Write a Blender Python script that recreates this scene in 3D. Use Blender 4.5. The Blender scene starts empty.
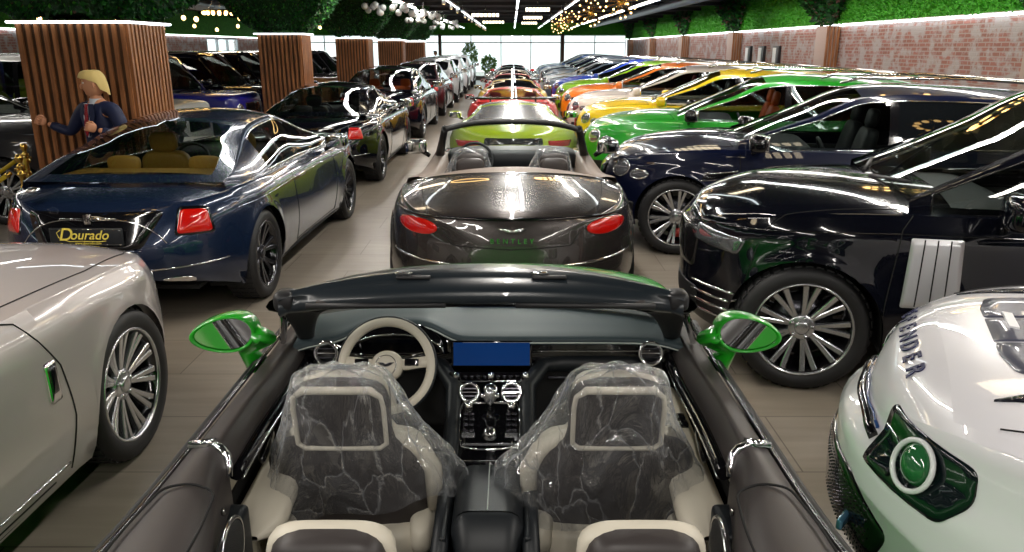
import bpy, bmesh, math, random
import numpy as np
from mathutils import Vector, Matrix, Euler
from mathutils.bvhtree import BVHTree

SC = bpy.context.scene
COL = SC.collection
PI = math.pi
R_ = math.radians
random.seed(4)
NR = np.random.RandomState(7)

# ------------------------------------------------------------------ camera
CAM_H, CAM_F, PITCH = 2.03, 770.0, 16.56
cam_data = bpy.data.cameras.new('camera')
cam_data.sensor_width = 36.0
cam_data.lens = CAM_F / 1024.0 * 36.0
cam_data.clip_end = 300
cam = bpy.data.objects.new('camera', cam_data)
cam.location = (0, 0, CAM_H)
cam.rotation_euler = (R_(90 - PITCH), 0, 0)
COL.objects.link(cam)
SC.camera = cam

# ------------------------------------------------------------------ exposure / world
SC.view_settings.view_transform = 'Standard'
SC.view_settings.look = 'None'
SC.view_settings.exposure = 0.22
SC.view_settings.gamma = 1.0
SC.view_settings.use_curve_mapping = False
SC.cycles.use_denoising = True
SC.cycles.max_bounces = 8
SC.cycles.transparent_max_bounces = 24
SC.cycles.caustics_reflective = False
SC.cycles.caustics_refractive = False
SC.cycles.sample_clamp_indirect = 4.0
world = bpy.data.worlds.new('World')
SC.world = world
world.use_nodes = True
world.node_tree.nodes['Background'].inputs[0].default_value = (0.93, 0.98, 1.0, 1)
world.node_tree.nodes['Background'].inputs[1].default_value = 2.2

def lin(c):
    c = c.lstrip('#')
    v = [int(c[i:i + 2], 16) / 255 for i in (0, 2, 4)]
    return tuple(x / 12.92 if x <= 0.04045 else ((x + 0.055) / 1.055) ** 2.4 for x in v)

# ------------------------------------------------------------------ room lamps (area lights = LED strips in the ceiling, plus one added for the near cabin)
def strip_light(x, y0, y1, z, w, power, col=(1, 0.95, 0.88)):
    d = bpy.data.lights.new('ceiling_strip_light', 'AREA')
    d.shape = 'RECTANGLE'
    d.size = w
    d.size_y = y1 - y0
    d.energy = power
    d.color = col
    o = bpy.data.objects.new('ceiling_strip_light', d)
    o.location = (x, (y0 + y1) / 2, z)
    COL.objects.link(o)
    return o
for (lx, y0, y1, p) in ((-2.9, -5, 4.5, 230), (-2.9, 7, 17, 240), (-2.9, 19, 29, 240), (-2.9, 31, 44, 240),
                        (0.0, -6, .5, 120), (0.0, 4, 10, 110), (0.0, 13, 21, 190), (0.0, 24, 40, 260),  # first of these, behind the camera, is added to brighten the near cabin
                        (3.55, -5, 4, 240), (3.55, 6, 15, 400), (3.55, 18, 27, 420), (3.55, 30, 42, 400), (1.2, 10, 22, 120),
                        (-9.0, 3, 20, 220), (-9.0, 24, 44, 220), (6.2, 2, 22, 200), (6.2, 24, 44, 200)):
    strip_light(lx, y0, y1, 3.16, 0.05 if lx == 0 else (0.10 if abs(lx) < 6 else 0.3), p)

# ------------------------------------------------------------------ materials
MATS = {}
def mat(name, col=(0.5, 0.5, 0.5), rough=0.5, metal=0.0, coat=0.0, spec=0.5, emit=None, estr=0.0, trans=0.0, alpha=1.0, ior=1.45, sample=True):
    if name in MATS:
        return MATS[name]
    if isinstance(col, str):
        col = lin(col)
    m = bpy.data.materials.new(name)
    m.use_nodes = True
    b = m.node_tree.nodes['Principled BSDF']
    b.inputs['Base Color'].default_value = (*col, 1)
    b.inputs['Roughness'].default_value = rough
    b.inputs['Metallic'].default_value = metal
    b.inputs['Coat Weight'].default_value = coat
    b.inputs['Coat Roughness'].default_value = 0.02
    b.inputs['Specular IOR Level'].default_value = spec
    b.inputs['IOR'].default_value = ior
    b.inputs['Transmission Weight'].default_value = trans
    b.inputs['Alpha'].default_value = alpha
    if emit is not None:
        if isinstance(emit, str):
            emit = lin(emit)
        b.inputs['Emission Color'].default_value = (*emit, 1)
        b.inputs['Emission Strength'].default_value = estr
        if not sample:
            m.cycles.emission_sampling = 'NONE'
    MATS[name] = m
    return m

def nt(m):
    return m.node_tree.nodes, m.node_tree.links, m.node_tree.nodes['Principled BSDF']

def bump_noise(m, scale, strength, dist=0.01, detail=4, coord='Object', color=None, vscale=None):
    N, L, b = nt(m)
    tc = N.new('ShaderNodeTexCoord')
    mp = N.new('ShaderNodeMapping')
    if vscale: mp.inputs['Scale'].default_value = vscale
    L.new(tc.outputs[coord], mp.inputs['Vector'])
    n = N.new('ShaderNodeTexNoise')
    n.inputs['Scale'].default_value = scale
    n.inputs['Detail'].default_value = detail
    L.new(mp.outputs[0], n.inputs['Vector'])
    bu = N.new('ShaderNodeBump')
    bu.inputs['Strength'].default_value = strength
    bu.inputs['Distance'].default_value = dist
    L.new(n.outputs['Fac'], bu.inputs['Height'])
    L.new(bu.outputs[0], b.inputs['Normal'])
    if color:
        r = N.new('ShaderNodeValToRGB')
        r.color_ramp.elements[0].position = 0.35
        r.color_ramp.elements[1].position = 0.65
        r.color_ramp.elements[0].color = (*lin(color[0]), 1)
        r.color_ramp.elements[1].color = (*lin(color[1]), 1)
        L.new(n.outputs['Fac'], r.inputs[0])
        L.new(r.outputs[0], b.inputs['Base Color'])
    return m

def paint(name, col, metal=0.0, rough=0.35, coat=1.0):
    if isinstance(col, str): col = lin(col)
    return mat('paint_' + name, col, rough, metal, coat, spec=.5 if max(col) > .1 or metal > .3 else .15)

def glass_mat(name, tint, refl=0.1):
    """thin see-through pane: tinted transparency under a fresnel reflection"""
    if name in MATS: return MATS[name]
    m = bpy.data.materials.new(name)
    m.use_nodes = True
    N, L = m.node_tree.nodes, m.node_tree.links
    N.remove(N['Principled BSDF'])
    out = N['Material Output']
    t = N.new('ShaderNodeBsdfTransparent'); t.inputs[0].default_value = (*tint, 1)
    g = N.new('ShaderNodeBsdfGlossy'); g.inputs['Roughness'].default_value = 0.02
    lw = N.new('ShaderNodeLayerWeight'); lw.inputs['Blend'].default_value = 0.5
    pw = N.new('ShaderNodeMath'); pw.operation = 'POWER'; pw.inputs[1].default_value = 4.0
    ma = N.new('ShaderNodeMath'); ma.operation = 'MULTIPLY_ADD'; ma.inputs[1].default_value = 0.93; ma.inputs[2].default_value = refl * 0.7
    L.new(lw.outputs['Facing'], pw.inputs[0]); L.new(pw.outputs[0], ma.inputs[0])
    mx = N.new('ShaderNodeMixShader')
    L.new(ma.outputs[0], mx.inputs[0]); L.new(t.outputs[0], mx.inputs[1]); L.new(g.outputs[0], mx.inputs[2])
    L.new(mx.outputs[0], out.inputs[0])
    MATS[name] = m
    return m

M = dict(
    tyre=mat('tyre_rubber', (0.012, 0.012, 0.013), 0.6),
    dark=mat('dark_plastic', (0.01, 0.01, 0.011), 0.5),
    gblack=mat('gloss_black', (0.004, 0.004, 0.005), 0.08, 0, 0.5),
    chrome=mat('chrome', (0.85, 0.85, 0.87), 0.08, 1.0),
    alu=mat('wheel_silver', (0.55, 0.56, 0.58), 0.25, 0.9),
    alud=mat('wheel_dark_metal', (0.06, 0.06, 0.07), 0.25, 0.8),
    disc=mat('brake_steel', (0.3, 0.3, 0.31), 0.35, 1.0),
    under=mat('underbody_black', (0.006, 0.006, 0.006), 0.9),
    tail=mat('tail_light_red', (0.36, 0.003, 0.002), 0.12, 0, 1.0, emit=(1, 0.02, 0.008), estr=0.10, sample=False),
    head=mat('headlight_lens', (0.22, 0.23, 0.25), 0.1, 0.7, 1.0),
    plate=mat('plate_dark', (0.015, 0.017, 0.02), 0.3),
    gold=mat('gold', (0.75, 0.5, 0.12), 0.2, 1.0),
    goldink=mat('gold_lettering', (0.75, 0.6, 0.1), 0.4),
    leatherblack=mat('leather_black', (0.02, 0.021, 0.024), 0.5),
    leathertan=mat('leather_tan', '#b08a3c', 0.5),
    leatherorange=mat('leather_orange', '#c8561a', 0.5),
    leatherred=mat('leather_red', '#7a1420', 0.5),
    leatherbeige=mat('leather_beige', '#cfc4ae', 0.5),
    leathergrey=mat('leather_grey', '#55504e', 0.5),
    led=mat('led_white', (1, 1, 1), 0.5, emit=(0.86, 0.95, 1.0), estr=5.0, sample=False),
    warm=mat('lamp_warm', (1, 0.8, 0.5), 0.5, emit=(1, 0.62, 0.22), estr=7.0, sample=False),
    white=mat('white_plastic', (0.8, 0.8, 0.8), 0.4),
    glass_clear=glass_mat('glass_clear', (0.82, 0.87, 0.86)),
    glass_mid=glass_mat('glass_mid_tint', (0.60, 0.64, 0.62)),
    glass_dark=mat('glass_privacy', (0.004, 0.005, 0.006), 0.03, 0, 0.0, spec=0.7),
    glass_side=glass_mat('glass_side_tint', (0.30, 0.34, 0.33)),
    mirror=mat('mirror_glass', (0.85, 0.87, 0.88), 0.02, 1.0),
)
# ------------------------------------------------------------------ mesh helpers
def link(name, me, parent=None, m=None):
    o = bpy.data.objects.new(name, me)
    COL.objects.link(o)
    if parent is not None:
        o.parent = parent
    if m is not None:
        me.materials.append(m)
    return o

def mesh(name, V, F, m=None, parent=None, smooth=True, fm=None, mats=None):
    me = bpy.data.meshes.new(name)
    me.from_pydata([tuple(map(float, v)) for v in V], [], [tuple(map(int, f)) for f in F])
    if mats:
        for q in mats: me.materials.append(q)
        if fm is not None: me.polygons.foreach_set('material_index', list(map(int, fm)))
    elif m is not None:
        me.materials.append(m)
    if smooth:
        me.polygons.foreach_set('use_smooth', [True] * len(me.polygons))
    me.update()
    return link(name, me, parent)

def empty(name, loc=(0, 0, 0), rz=0.0, parent=None):
    o = bpy.data.objects.new(name, None)
    o.empty_display_size = 0.1
    o.location = loc
    o.rotation_euler = (0, 0, rz)
    COL.objects.link(o)
    if parent is not None: o.parent = parent
    return o

def tag(o, label=None, cat=None, group=None, kind=None):
    if label: o['label'] = label
    if cat: o['category'] = cat
    if group: o['group'] = group
    if kind: o['kind'] = kind
    return o

def struct(o, label=None):
    o['kind'] = 'structure'
    if label: o['label'] = label
    return o

class MB:
    """collects shapes, links them as one mesh object"""
    def __init__(s): s.V = []; s.F = []; s.S = []
    def add(s, V, F, smooth=True):
        n = len(s.V)
        s.V += [tuple(map(float, v)) for v in V]
        s.F += [tuple(int(i) + n for i in f) for f in F]
        s.S += [smooth] * len(F)
        return s
    def box(s, c, d, rot=None, bev=0.0):
        """centre, full size; rot = Matrix 3x3 or z angle"""
        bm = bmesh.new()
        bmesh.ops.create_cube(bm, size=1)
        bmesh.ops.scale(bm, vec=d, verts=bm.verts)
        if bev > 0:
            bmesh.ops.bevel(bm, geom=bm.edges[:] + bm.verts[:], offset=min(bev, min(d) * 0.49), segments=3 if bev > 0.01 else 2, profile=0.6, affect='EDGES')
        if rot is not None:
            if not isinstance(rot, Matrix): rot = Matrix.Rotation(rot, 3, 'Z')
            bmesh.ops.rotate(bm, cent=(0, 0, 0), matrix=rot, verts=bm.verts)
        bm.verts.index_update()
        V = [(v.co.x + c[0], v.co.y + c[1], v.co.z + c[2]) for v in bm.verts]
        F = [[v.index for v in f.verts] for f in bm.faces]
        bm.free()
        return s.add(V, F, bev > 0)
    def grid(s, P, wrap=False, flip=False):
        P = np.asarray(P, float)
        ni, nj = P.shape[:2]
        F = []
        for i in range(ni - 1 + (1 if wrap == 'u' else 0)):
            for j in range(nj - 1 + (1 if wrap == 'v' or wrap is True else 0)):
                a, b, c, d = i * nj + j, ((i + 1) % ni) * nj + j, ((i + 1) % ni) * nj + (j + 1) % nj, i * nj + (j + 1) % nj
                F.append((d, c, b, a) if flip else (a, b, c, d))
        return s.add(P.reshape(-1, 3), F)
    def tube(s, pts, r, n=8, cap=True, closed=False, flat=None):
        """tube along points; r number or list; flat = (up vector, ratio) squashes it"""
        pts = [Vector(p) for p in pts]
        k = len(pts)
        rs = r if hasattr(r, '__len__') else [r] * k
        rings = []
        up = Vector((0, 0, 1))
        prev = None
        for i in range(k):
            a = pts[(i - 1) % k] if (closed or i > 0) else pts[i]
            b = pts[(i + 1) % k] if (closed or i < k - 1) else pts[i]
            t = (b - a)
            t = t.normalized() if t.length > 1e-9 else Vector((0, 0, 1))
            if prev is None:
                u = up if abs(t.dot(up)) < 0.95 else Vector((1, 0, 0))
                n1 = (u - t * u.dot(t)).normalized()
            else:
                n1 = (prev - t * prev.dot(t))
                n1 = n1.normalized() if n1.length > 1e-6 else prev
            prev = n1
            n2 = t.cross(n1)
            ring = []
            for q in range(n):
                an = 2 * PI * q / n
                ring.append(pts[i] + (n1 * math.cos(an) + n2 * math.sin(an)) * rs[i])
            rings.append([tuple(v) for v in ring])
        base = len(s.V)
        P = np.array(rings)
        if closed:
            s.grid(np.concatenate([P, P[:1]]), wrap='v')
        else:
            s.grid(P, wrap='v')
            if cap:
                s.S += [False, False]
                s.F.append(tuple(base + q for q in range(n)))
                s.F.append(tuple(base + (k - 1) * n + q for q in reversed(range(n))))
        return s
    def lathe(s, prof, n=24, c=(0, 0, 0), axis='z', a0=0, a1=2 * PI):
        """profile of (radius, height)"""
        full = abs(a1 - a0 - 2 * PI) < 1e-6
        m = n if full else n + 1
        P = []
        for (r, h) in prof:
            row = []
            for q in range(m):
                a = a0 + (a1 - a0) * q / n
                x, y = r * math.cos(a), r * math.sin(a)
                p = (x, y, h) if axis == 'z' else ((x, h, y) if axis == 'y' else (h, x, y))
                row.append((p[0] + c[0], p[1] + c[1], p[2] + c[2]))
            P.append(row)
        return s.grid(np.array(P), wrap='v' if full else False)
    def sq(s, c, r, e1=0.5, e2=0.5, rot=None, nu=20, nv=12):
        """superellipsoid, centre, half sizes"""
        def pw(v, e): return math.copysign(abs(v) ** e, v)
        V = []
        for j in range(nv + 1):
            ph = -PI / 2 + PI * j / nv
            for i in range(nu):
                th = 2 * PI * i / nu
                v = Vector((r[0] * pw(math.cos(ph), e1) * pw(math.cos(th), e2), r[1] * pw(math.cos(ph), e1) * pw(math.sin(th), e2), r[2] * pw(math.sin(ph), e1)))
                if rot is not None: v = rot @ v
                V.append((v.x + c[0], v.y + c[1], v.z + c[2]))
        F = []
        for j in range(nv):
            for i in range(nu):
                F.append((j * nu + i, j * nu + (i + 1) % nu, (j + 1) * nu + (i + 1) % nu, (j + 1) * nu + i))
        return s.add(V, F)
    def build(s, name, m, parent=None, smooth=None):
        me = bpy.data.meshes.new(name)
        me.from_pydata(s.V, [], s.F)
        me.materials.append(m)
        me.polygons.foreach_set('use_smooth', s.S if smooth is None else [smooth] * len(s.F))
        me.update()
        return link(name, me, parent)

def rotm(rx=0, ry=0, rz=0):
    return Euler((rx, ry, rz)).to_matrix()

def pchip(pts):
    xs = np.array([p[0] for p in pts], float); ys = np.array([p[1] for p in pts], float)
    o = np.argsort(xs); xs = xs[o]; ys = ys[o]
    h = np.diff(xs); d = np.diff(ys) / h
    m = np.zeros(len(xs))
    if len(xs) > 2:
        for i in range(1, len(xs) - 1):
            if d[i - 1] * d[i] > 0:
                w1 = 2 * h[i] + h[i - 1]; w2 = h[i] + 2 * h[i - 1]
                m[i] = (w1 + w2) / (w1 / d[i - 1] + w2 / d[i])
    m[0] = d[0]; m[-1] = d[-1]
    def f(x):
        x = np.clip(x, xs[0], xs[-1])
        i = np.clip(np.searchsorted(xs, x, side='right') - 1, 0, len(xs) - 2)
        t = (x - xs[i]) / h[i]
        return (ys[i] * (1 + 2 * t) * (1 - t) ** 2 + m[i] * h[i] * t * (1 - t) ** 2 + ys[i + 1] * t * t * (3 - 2 * t) + m[i + 1] * h[i] * t * t * (t - 1))
    return f

def copy_tree(o, parent=None):
    c = o.copy()
    COL.objects.link(c)
    if parent is not None: c.parent = parent
    for ch in list(o.children): copy_tree(ch, c)
    return c

def text_mesh(name, body, size, m, parent=None, loc=(0, 0, 0), rot=(0, 0, 0), ext=0.002, shear=0.0, align='CENTER', sx=1.0, offset=0.0, space=1.0):
    cu = bpy.data.curves.new(name, 'FONT')
    cu.body = body; cu.size = size; cu.extrude = ext; cu.shear = shear
    cu.align_x = align; cu.align_y = 'CENTER'; cu.offset = offset; cu.space_character = space
    t = bpy.data.objects.new(name, cu)
    COL.objects.link(t)
    dg = bpy.context.evaluated_depsgraph_get()
    me = bpy.data.meshes.new_from_object(t.evaluated_get(dg))
    me.name = name
    bpy.data.objects.remove(t)
    for v in me.vertices: v.co.x *= sx
    me.materials.clear(); me.materials.append(m)
    o = link(name, me, parent)
    o.location = loc
    o.rotation_euler = rot
    return o
# ------------------------------------------------------------------ wheels
WHEELS = {}
def wheel_parts(style):
    """tyre (part) and rim, brake caliper (sub-parts); outer face towards +y"""
    if style in WHEELS: return WHEELS[style]
    n, pair, w0, w1, spread, mname, R, rr, tw, cal = dict(
        suv10=(10, True, .020, .034, .105, 'alu', .385, .285, .14, 'tail'),
        suv5=(5, True, .05, .075, .30, 'alud', .385, .28, .14, None),
        rr=(9, True, .022, .034, .135, 'alu', .39, .290, .145, None),
        rolls=(11, True, .020, .034, .10, 'alu', .385, .285, .14, None),
        coupe=(7, True, .028, .042, .16, 'alud', .37, .272, .14, None),
        sport=(10, False, .03, .03, 0, 'alud', .355, .262, .14, 'tail'),
        box=(5, True, .05, .06, .2, 'alud', .40, .27, .14, None))[style]
    m1 = MB().lathe([(rr - .004, -tw * .8), (rr + .01, -tw * .95), (R - .03, -tw), (R - .008, -tw * .86), (R, -tw * .6), (R, tw * .6), (R - .008, tw * .86),
                     (R - .03, tw), (rr + .03, tw * 1.0), (rr + .01, tw * .93), (rr - .004, tw * .84)], 40, axis='y')
    for k in range(40):      # tread blocks
        a = 2 * PI * k / 40
        for yy in (-.5, 0, .5):
            m1.box((math.cos(a) * R, yy * tw, math.sin(a) * R), (.012, tw * .4, .04), rotm(0, -a, 0))
    m2 = MB().lathe([(rr + .006, tw * .86), (rr + .004, tw * .93), (rr - .006, tw * .93), (rr - .010, tw * .84)], 40, axis='y')
    hub_y, rim_y = tw * .52, tw * .80
    def spoke(a_h, a_r, w_h, w_r):
        P = []
        for k in range(6):
            t = k / 5
            r = .055 + (rr - .012 - .055) * t
            a = a_h + (a_r - a_h) * t ** 0.8
            w = w_h + (w_r - w_h) * t
            y = hub_y + (rim_y - hub_y) * t ** 1.5
            er = Vector((math.cos(a), 0, math.sin(a))); et = Vector((-math.sin(a), 0, math.cos(a)))
            c = er * r
            th = .030
            P.append([tuple(c + et * (w / 2) + Vector((0, y - th, 0))), tuple(c + et * (w / 2) + Vector((0, y - .004, 0))), tuple(c + et * (w / 2 - .005) + Vector((0, y, 0))),
                      tuple(c - et * (w / 2 - .005) + Vector((0, y, 0))), tuple(c - et * (w / 2) + Vector((0, y - .004, 0))), tuple(c - et * (w / 2) + Vector((0, y - th, 0)))])
        k0 = len(m2.F)
        m2.grid(np.array(P), wrap='v')
        for q in range(k0, len(m2.F)): m2.S[q] = False
    for k in range(n):
        a = 2 * PI * k / n + .1
        if pair:
            spoke(a - spread * .45, a - spread, w0, w1)
            spoke(a + spread * .45, a + spread, w0, w1)
        else:
            spoke(a, a, w0, w1)
    m2.lathe([(.085, hub_y - .03), (.082, hub_y), (.07, hub_y + .006), (.04, hub_y + .01)], 24, axis='y')
    m2.lathe([(.045, hub_y + .004), (.043, hub_y + .018), (.03, hub_y + .022), (.0, hub_y + .023)], 20, axis='y')
    for k in range(5):
        a = 2 * PI * k / 5
        m2.lathe([(.011, hub_y), (.011, hub_y + .014), (0, hub_y + .016)], 8, c=(math.cos(a) * .062, 0, math.sin(a) * .062), axis='y')
    m3 = MB().lathe([(.06, .02), (.19, .02), (.19, -.01), (.06, -.01)], 32, axis='y')
    m3.lathe([(0, -.03), (rr - .03, -.035)], 32, axis='y')
    m5 = MB().lathe([(rr - .008, tw * .85), (rr - .016, tw * .80), (rr - .03, tw * .4), (rr - .035, -tw * .8)], 40, axis='y')
    m5.lathe([(0, -.028), (rr - .03, -.028)], 32, axis='y')
    m4 = None
    if cal:
        m4 = MB()
        P = []
        for k in range(9):
            a = .35 + 1.0 * k / 8
            P.append([(math.cos(a) * r, y, math.sin(a) * r) for r, y in ((.13, -.03), (.13, .045), (.215, .045), (.215, -.03))])
        m4.grid(np.array(P), wrap='v')
    WHEELS[style] = (m1, m2, m3, m4, mname, R, tw, m5)
    return WHEELS[style]
WDATA = {}
def make_wheel(style, parent, loc, flip):
    m1, m2, m3, m4, mname, R, tw, m5 = wheel_parts(style)
    if style not in WDATA:
        t = m1.build('wheel', M['tyre'])
        r = m2.build('rim', M[mname], t)
        d = m3.build('brake_disc', M['alud'], t); m5.build('rim_barrel', M['gblack'], t)
        if m4: m4.build('brake_caliper', mat('caliper_red', (0.6, 0.02, 0.01), .3, 0, 1), t)
        WDATA[style] = [t, False]
    t, used = WDATA[style]
    if used: t = copy_tree(t)
    WDATA[style][1] = True
    t.parent = parent
    t.location = loc
    t.rotation_euler = (0, NR.uniform(0, 6.28), PI if flip else 0)
    return t

# ------------------------------------------------------------------ cars
class Car:
    def __init__(s, name, sp, pmat, label, cat='car', group=None, loc=(0, 0, 0), rz=0.0, see=True, full=True):
        s.sp = sp; s.paint = pmat
        s.root = empty(name, loc, rz)
        tag(s.root, label, cat, group)
        s.full = full
        s.body(); s.underbody()
        if sp.get('gh'): s.greenhouse(see)
        s.wheels()
    # -------- lower body
    def width(s, x):
        sp = s.sp
        x = np.asarray(x, float)
        w = s.fw(x)
        ef = (1 - np.clip(x / sp['xf'], 0, 1) ** sp.get('pf', 9)) ** sp.get('qf', .5)
        er = (1 - np.clip(x / sp['xr'], 0, 1) ** sp.get('pr', 12)) ** sp.get('qr', .5)
        return w * ef * er
    def body(s):
        sp = s.sp
        xf, xr, W = sp['xf'], sp['xr'], sp['W']
        s.fw = pchip(sp['w']); s.fsh = pchip(sp['sh']); s.fzc = pchip(sp['zc']); s.fsill = pchip(sp['sill'])
        s.fg = pchip(sp['g']); s.fnose = pchip(sp['nose']); s.ftail = pchip(sp['tail'])
        xs = set([0.0])
        for k in range(15):
            t = (k / 14) ** 2
            xs.add(xf * (1 - t * .22)); xs.add(xr * (1 - t * .16))
        RA = sp['RA']
        for xa in sp['ax']:
            for k in range(17):
                xs.add(xa + RA * math.cos(PI * k / 16))
            xs.add(xa + RA + .006); xs.add(xa - RA - .006)
        for x in sp.get('xcuts', []): xs.add(x)
        xs = sorted(xs)
        out = [xs[0]]
        for x in xs[1:]:
            if x - out[-1] < .0035: continue
            g = x - out[-1]
            n = int(g / .13)
            for k in range(1, n + 1): out.append(out[-1] + (x - out[-1]) / (n + 2 - k))
            out.append(x)
        if xf - out[-1] > 1e-6: out.append(xf)
        X = np.array(out)
        s.X = X
        ns, ntp = sp.get('ns', 13), sp.get('nt', 9)
        w = s.width(X); zsh = s.fsh(X); zc = s.fzc(X); sill = s.fsill(X)
        zw = sp['zw']
        zb = sill.copy()
        for xa in sp['ax']:
            inn = np.abs(X - xa) <= RA + 1e-4
            zb[inn] = np.maximum(zb[inn], zw + np.sqrt(np.maximum(RA ** 2 - (X[inn] - xa) ** 2, 0)))
        P = np.zeros((len(X), 2 * (ns + ntp) + 1, 3))
        for i, x in enumerate(X):
            r = np.linspace(0, 1, ns + 1)
            z = zb[i] + (zsh[i] - zb[i]) * r
            y = w[i] * s.fg(np.clip((z - .2) / (zsh[i] - .2), 0, 1))
            for xa in sp['ax']:
                d = np.hypot(x - xa, z - zw)
                y = y + sp.get('fl', .014) * np.exp(-((d - RA) / .055) ** 2) * (w[i] / W)
            c = np.cos(np.linspace(0, PI / 2, ntp + 1))[1:]
            c[-1] = 0
            k = sp.get('kc', 3.0)
            yt = y[-1] * c
            zt = zsh[i] + (zc[i] - zsh[i]) * (1 - c ** k)
            if 'bump' in sp: zt = zt + sp['bump'](x, c)
            yy = np.concatenate([y, yt]); zz = np.concatenate([z, zt])
            xx = x + (s.fnose(zz) * np.clip(x / xf, 0, 1) ** sp.get('ne', 6) + s.ftail(zz) * np.clip(x / xr, 0, 1) ** sp.get('te', 6))
            if 'bow' in sp:   # plan bow of the cowl etc
                pass
            P[i, :ns + ntp + 1] = np.stack([xx, yy, zz], 1)
            P[i, ns + ntp + 1:] = np.stack([xx[:-1][::-1], -yy[:-1][::-1], zz[:-1][::-1]], 1)
        s.P = P; s.ns, s.ntp = ns, ntp
        ni, nj = P.shape[:2]
        V = P.reshape(-1, 3)
        allF = []; cat = []
        op = sp.get('open')
        for i in range(ni - 1):
            xm = (X[i] + X[i + 1]) / 2
            for j in range(nj - 1):
                f = (i * nj + j, i * nj + j + 1, (i + 1) * nj + j + 1, (i + 1) * nj + j)
                jj = j if j < ns + ntp else nj - 2 - j
                side = 'l' if j < ns + ntp else 'r'
                allF.append(f)
                c = 'body'
                if jj >= ns:
                    cy = math.cos((jj - ns + .5) / ntp * PI / 2)
                    if op and op[0] < xm < op[1] and cy < op[2]: c = None
                    elif xm > sp['hood'][0] and xm < sp['hood'][1] and cy < sp.get('hoodc', .9): c = 'hood'
                    elif xm < sp['boot'] and cy < .9 and xm > xr * .985: c = 'boot_lid'
                elif jj >= 1:
                    for k, (a, b) in enumerate(sp.get('doors', [])):
                        if a < xm < b and jj >= 2: c = 'door_' + str(k) + side
                cat.append(c)
        s.V = V
        s.bvh = BVHTree.FromPolygons([tuple(v) for v in V], allF)
        groups = {}
        for f, c in zip(allF, cat):
            if c: groups.setdefault(c, []).append(f)
        for c, fs in groups.items():
            idx = sorted({i for f in fs for i in f}); mp = {a: b for b, a in enumerate(idx)}
            nm = {'body': 'body_shell', 'hood': 'bonnet', 'boot_lid': 'boot_lid'}.get(c, 'door')
            o = mesh(nm, V[idx], [[mp[a] for a in f] for f in fs], s.paint, s.root)
            if c == 'body': s.body_ob = o
            if nm == 'door': s.__dict__.setdefault('door_obs', []).append(o)
    def underbody(s):
        sp = s.sp
        b = MB()
        RA = sp['RA']
        for xa in sp['ax']:
            wa = float(s.width(xa))
            for sg in (1, -1):
                yi = sg * (wa - .36)
                zs0 = float(s.fsill(xa)) + .01
                P = []
                for k in range(15):
                    a = PI * k / 14
                    yo = sg * (float(s.width(xa + (RA + .004) * math.cos(a))) * .965 - .02)
                    P.append([(xa + (RA + .004) * math.cos(a), yo, sp['zw'] + (RA + .004) * math.sin(a)), (xa + (RA + .03) * math.cos(a), yi, sp['zw'] + (RA + .03) * math.sin(a))])
                P = [[(q[0], q[1], zs0) for q in P[0]]] + P + [[(q[0], q[1], zs0) for q in P[-1]]]
                b.grid(np.array(P))
                V = [p[1] for p in P]
                b.add(V, [tuple(range(len(V)))], False)
        # floor pan between the wells
        zs = float(s.fsill(0)) + .02
        b.box((0, 0, zs + .01), (sp['ax'][1] - sp['ax'][0] - 2 * RA, 2 * sp['W'] * .93, .03))
        b.box(((sp['xf'] + sp['ax'][1]) / 2 - .1, 0, zs + .07), ((sp['xf'] - sp['ax'][1]) * .55, 1.3 * sp['W'], .03))
        b.box(((sp['xr'] + sp['ax'][0]) / 2 + .1, 0, zs + .07), ((sp['ax'][0] - sp['xr']) * .6, 1.3 * sp['W'], .03))
        for xa in sp['ax']:
            b.box((xa, 0, zs + .08), (2 * RA, 2 * (float(s.width(xa)) - .36), .04))
        b.build('underbody', M['under'], s.root)
    def wheels(s):
        sp = s.sp
        for xa in sp['ax']:
            wa = float(s.width(xa)) * float(s.fg(.25))
            tw = wheel_parts(sp['wheel'])[6]
            R = wheel_parts(sp['wheel'])[5]
            for sg in (1, -1):
                make_wheel(sp['wheel'], s.root, (xa, sg * (wa - tw - .004), R), sg < 0)
    # -------- greenhouse
    def greenhouse(s, see):
        sp = s.sp; g = sp['gh']
        froof = pchip(g['roof'])
        xg = g['roof'][0][0] if g['roof'][0][0] < g['roof'][-1][0] else g['roof'][-1][0]
        xa, xb = min(p[0] for p in g['roof']), max(p[0] for p in g['roof'])
        xs = set(np.linspace(xa, xb, 46).tolist())
        for v in g['cuts']: xs.add(v)
        for (a, b) in g['win']: xs.add(a); xs.add(b)
        xs.add(g['wsx']); xs.add(g['rwx'])
        xs = sorted(xs); o = [xs[0]]
        for x in xs[1:]:
            if x - o[-1] > .01: o.append(x)
        X = np.array(o)
        zr = froof(X); zrm = max(p[1] for p in g['roof'])
        rs = np.array([0, .05, .2, .4, .6, .78, .90, 1.0]); nr = len(rs) - 1
        ntp = 9
        cs = np.array([1, .985, .93, .82, .68, .54, .4, .26, .13, 0.0])[1:]
        drop = g.get('drop', .07)
        inset = g.get('inset', .035)
        nj = 2 * (nr + ntp) + 1
        P = np.zeros((len(X), nj, 3))
        fh = np.zeros(len(X))
        for i, x in enumerate(X):
            zb = float(s.fsh(x)) - .005
            ys = float(s.width(x)) * float(s.fg(1.0)) - inset
            zt = zrm - drop
            h = np.clip((zr[i] - drop * .5 - zb) / (zt - zb), 0, 1) if zr[i] > zb else 0
            fh[i] = h
            ze = max(zb, min(zr[i] - drop * min(1, h * 1.5), zt))
            ye = ys + (g['wt'] * sp['W'] - (ys)) * (h ** 1.05)
            y = ys + (ye - ys) * rs + .022 * np.sin(PI * rs) * h
            z = zb + (ze - zb) * rs
            yt = ye * cs
            zt_ = ze + (max(zr[i], ze) - ze) * (1 - cs ** 2.4)
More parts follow.
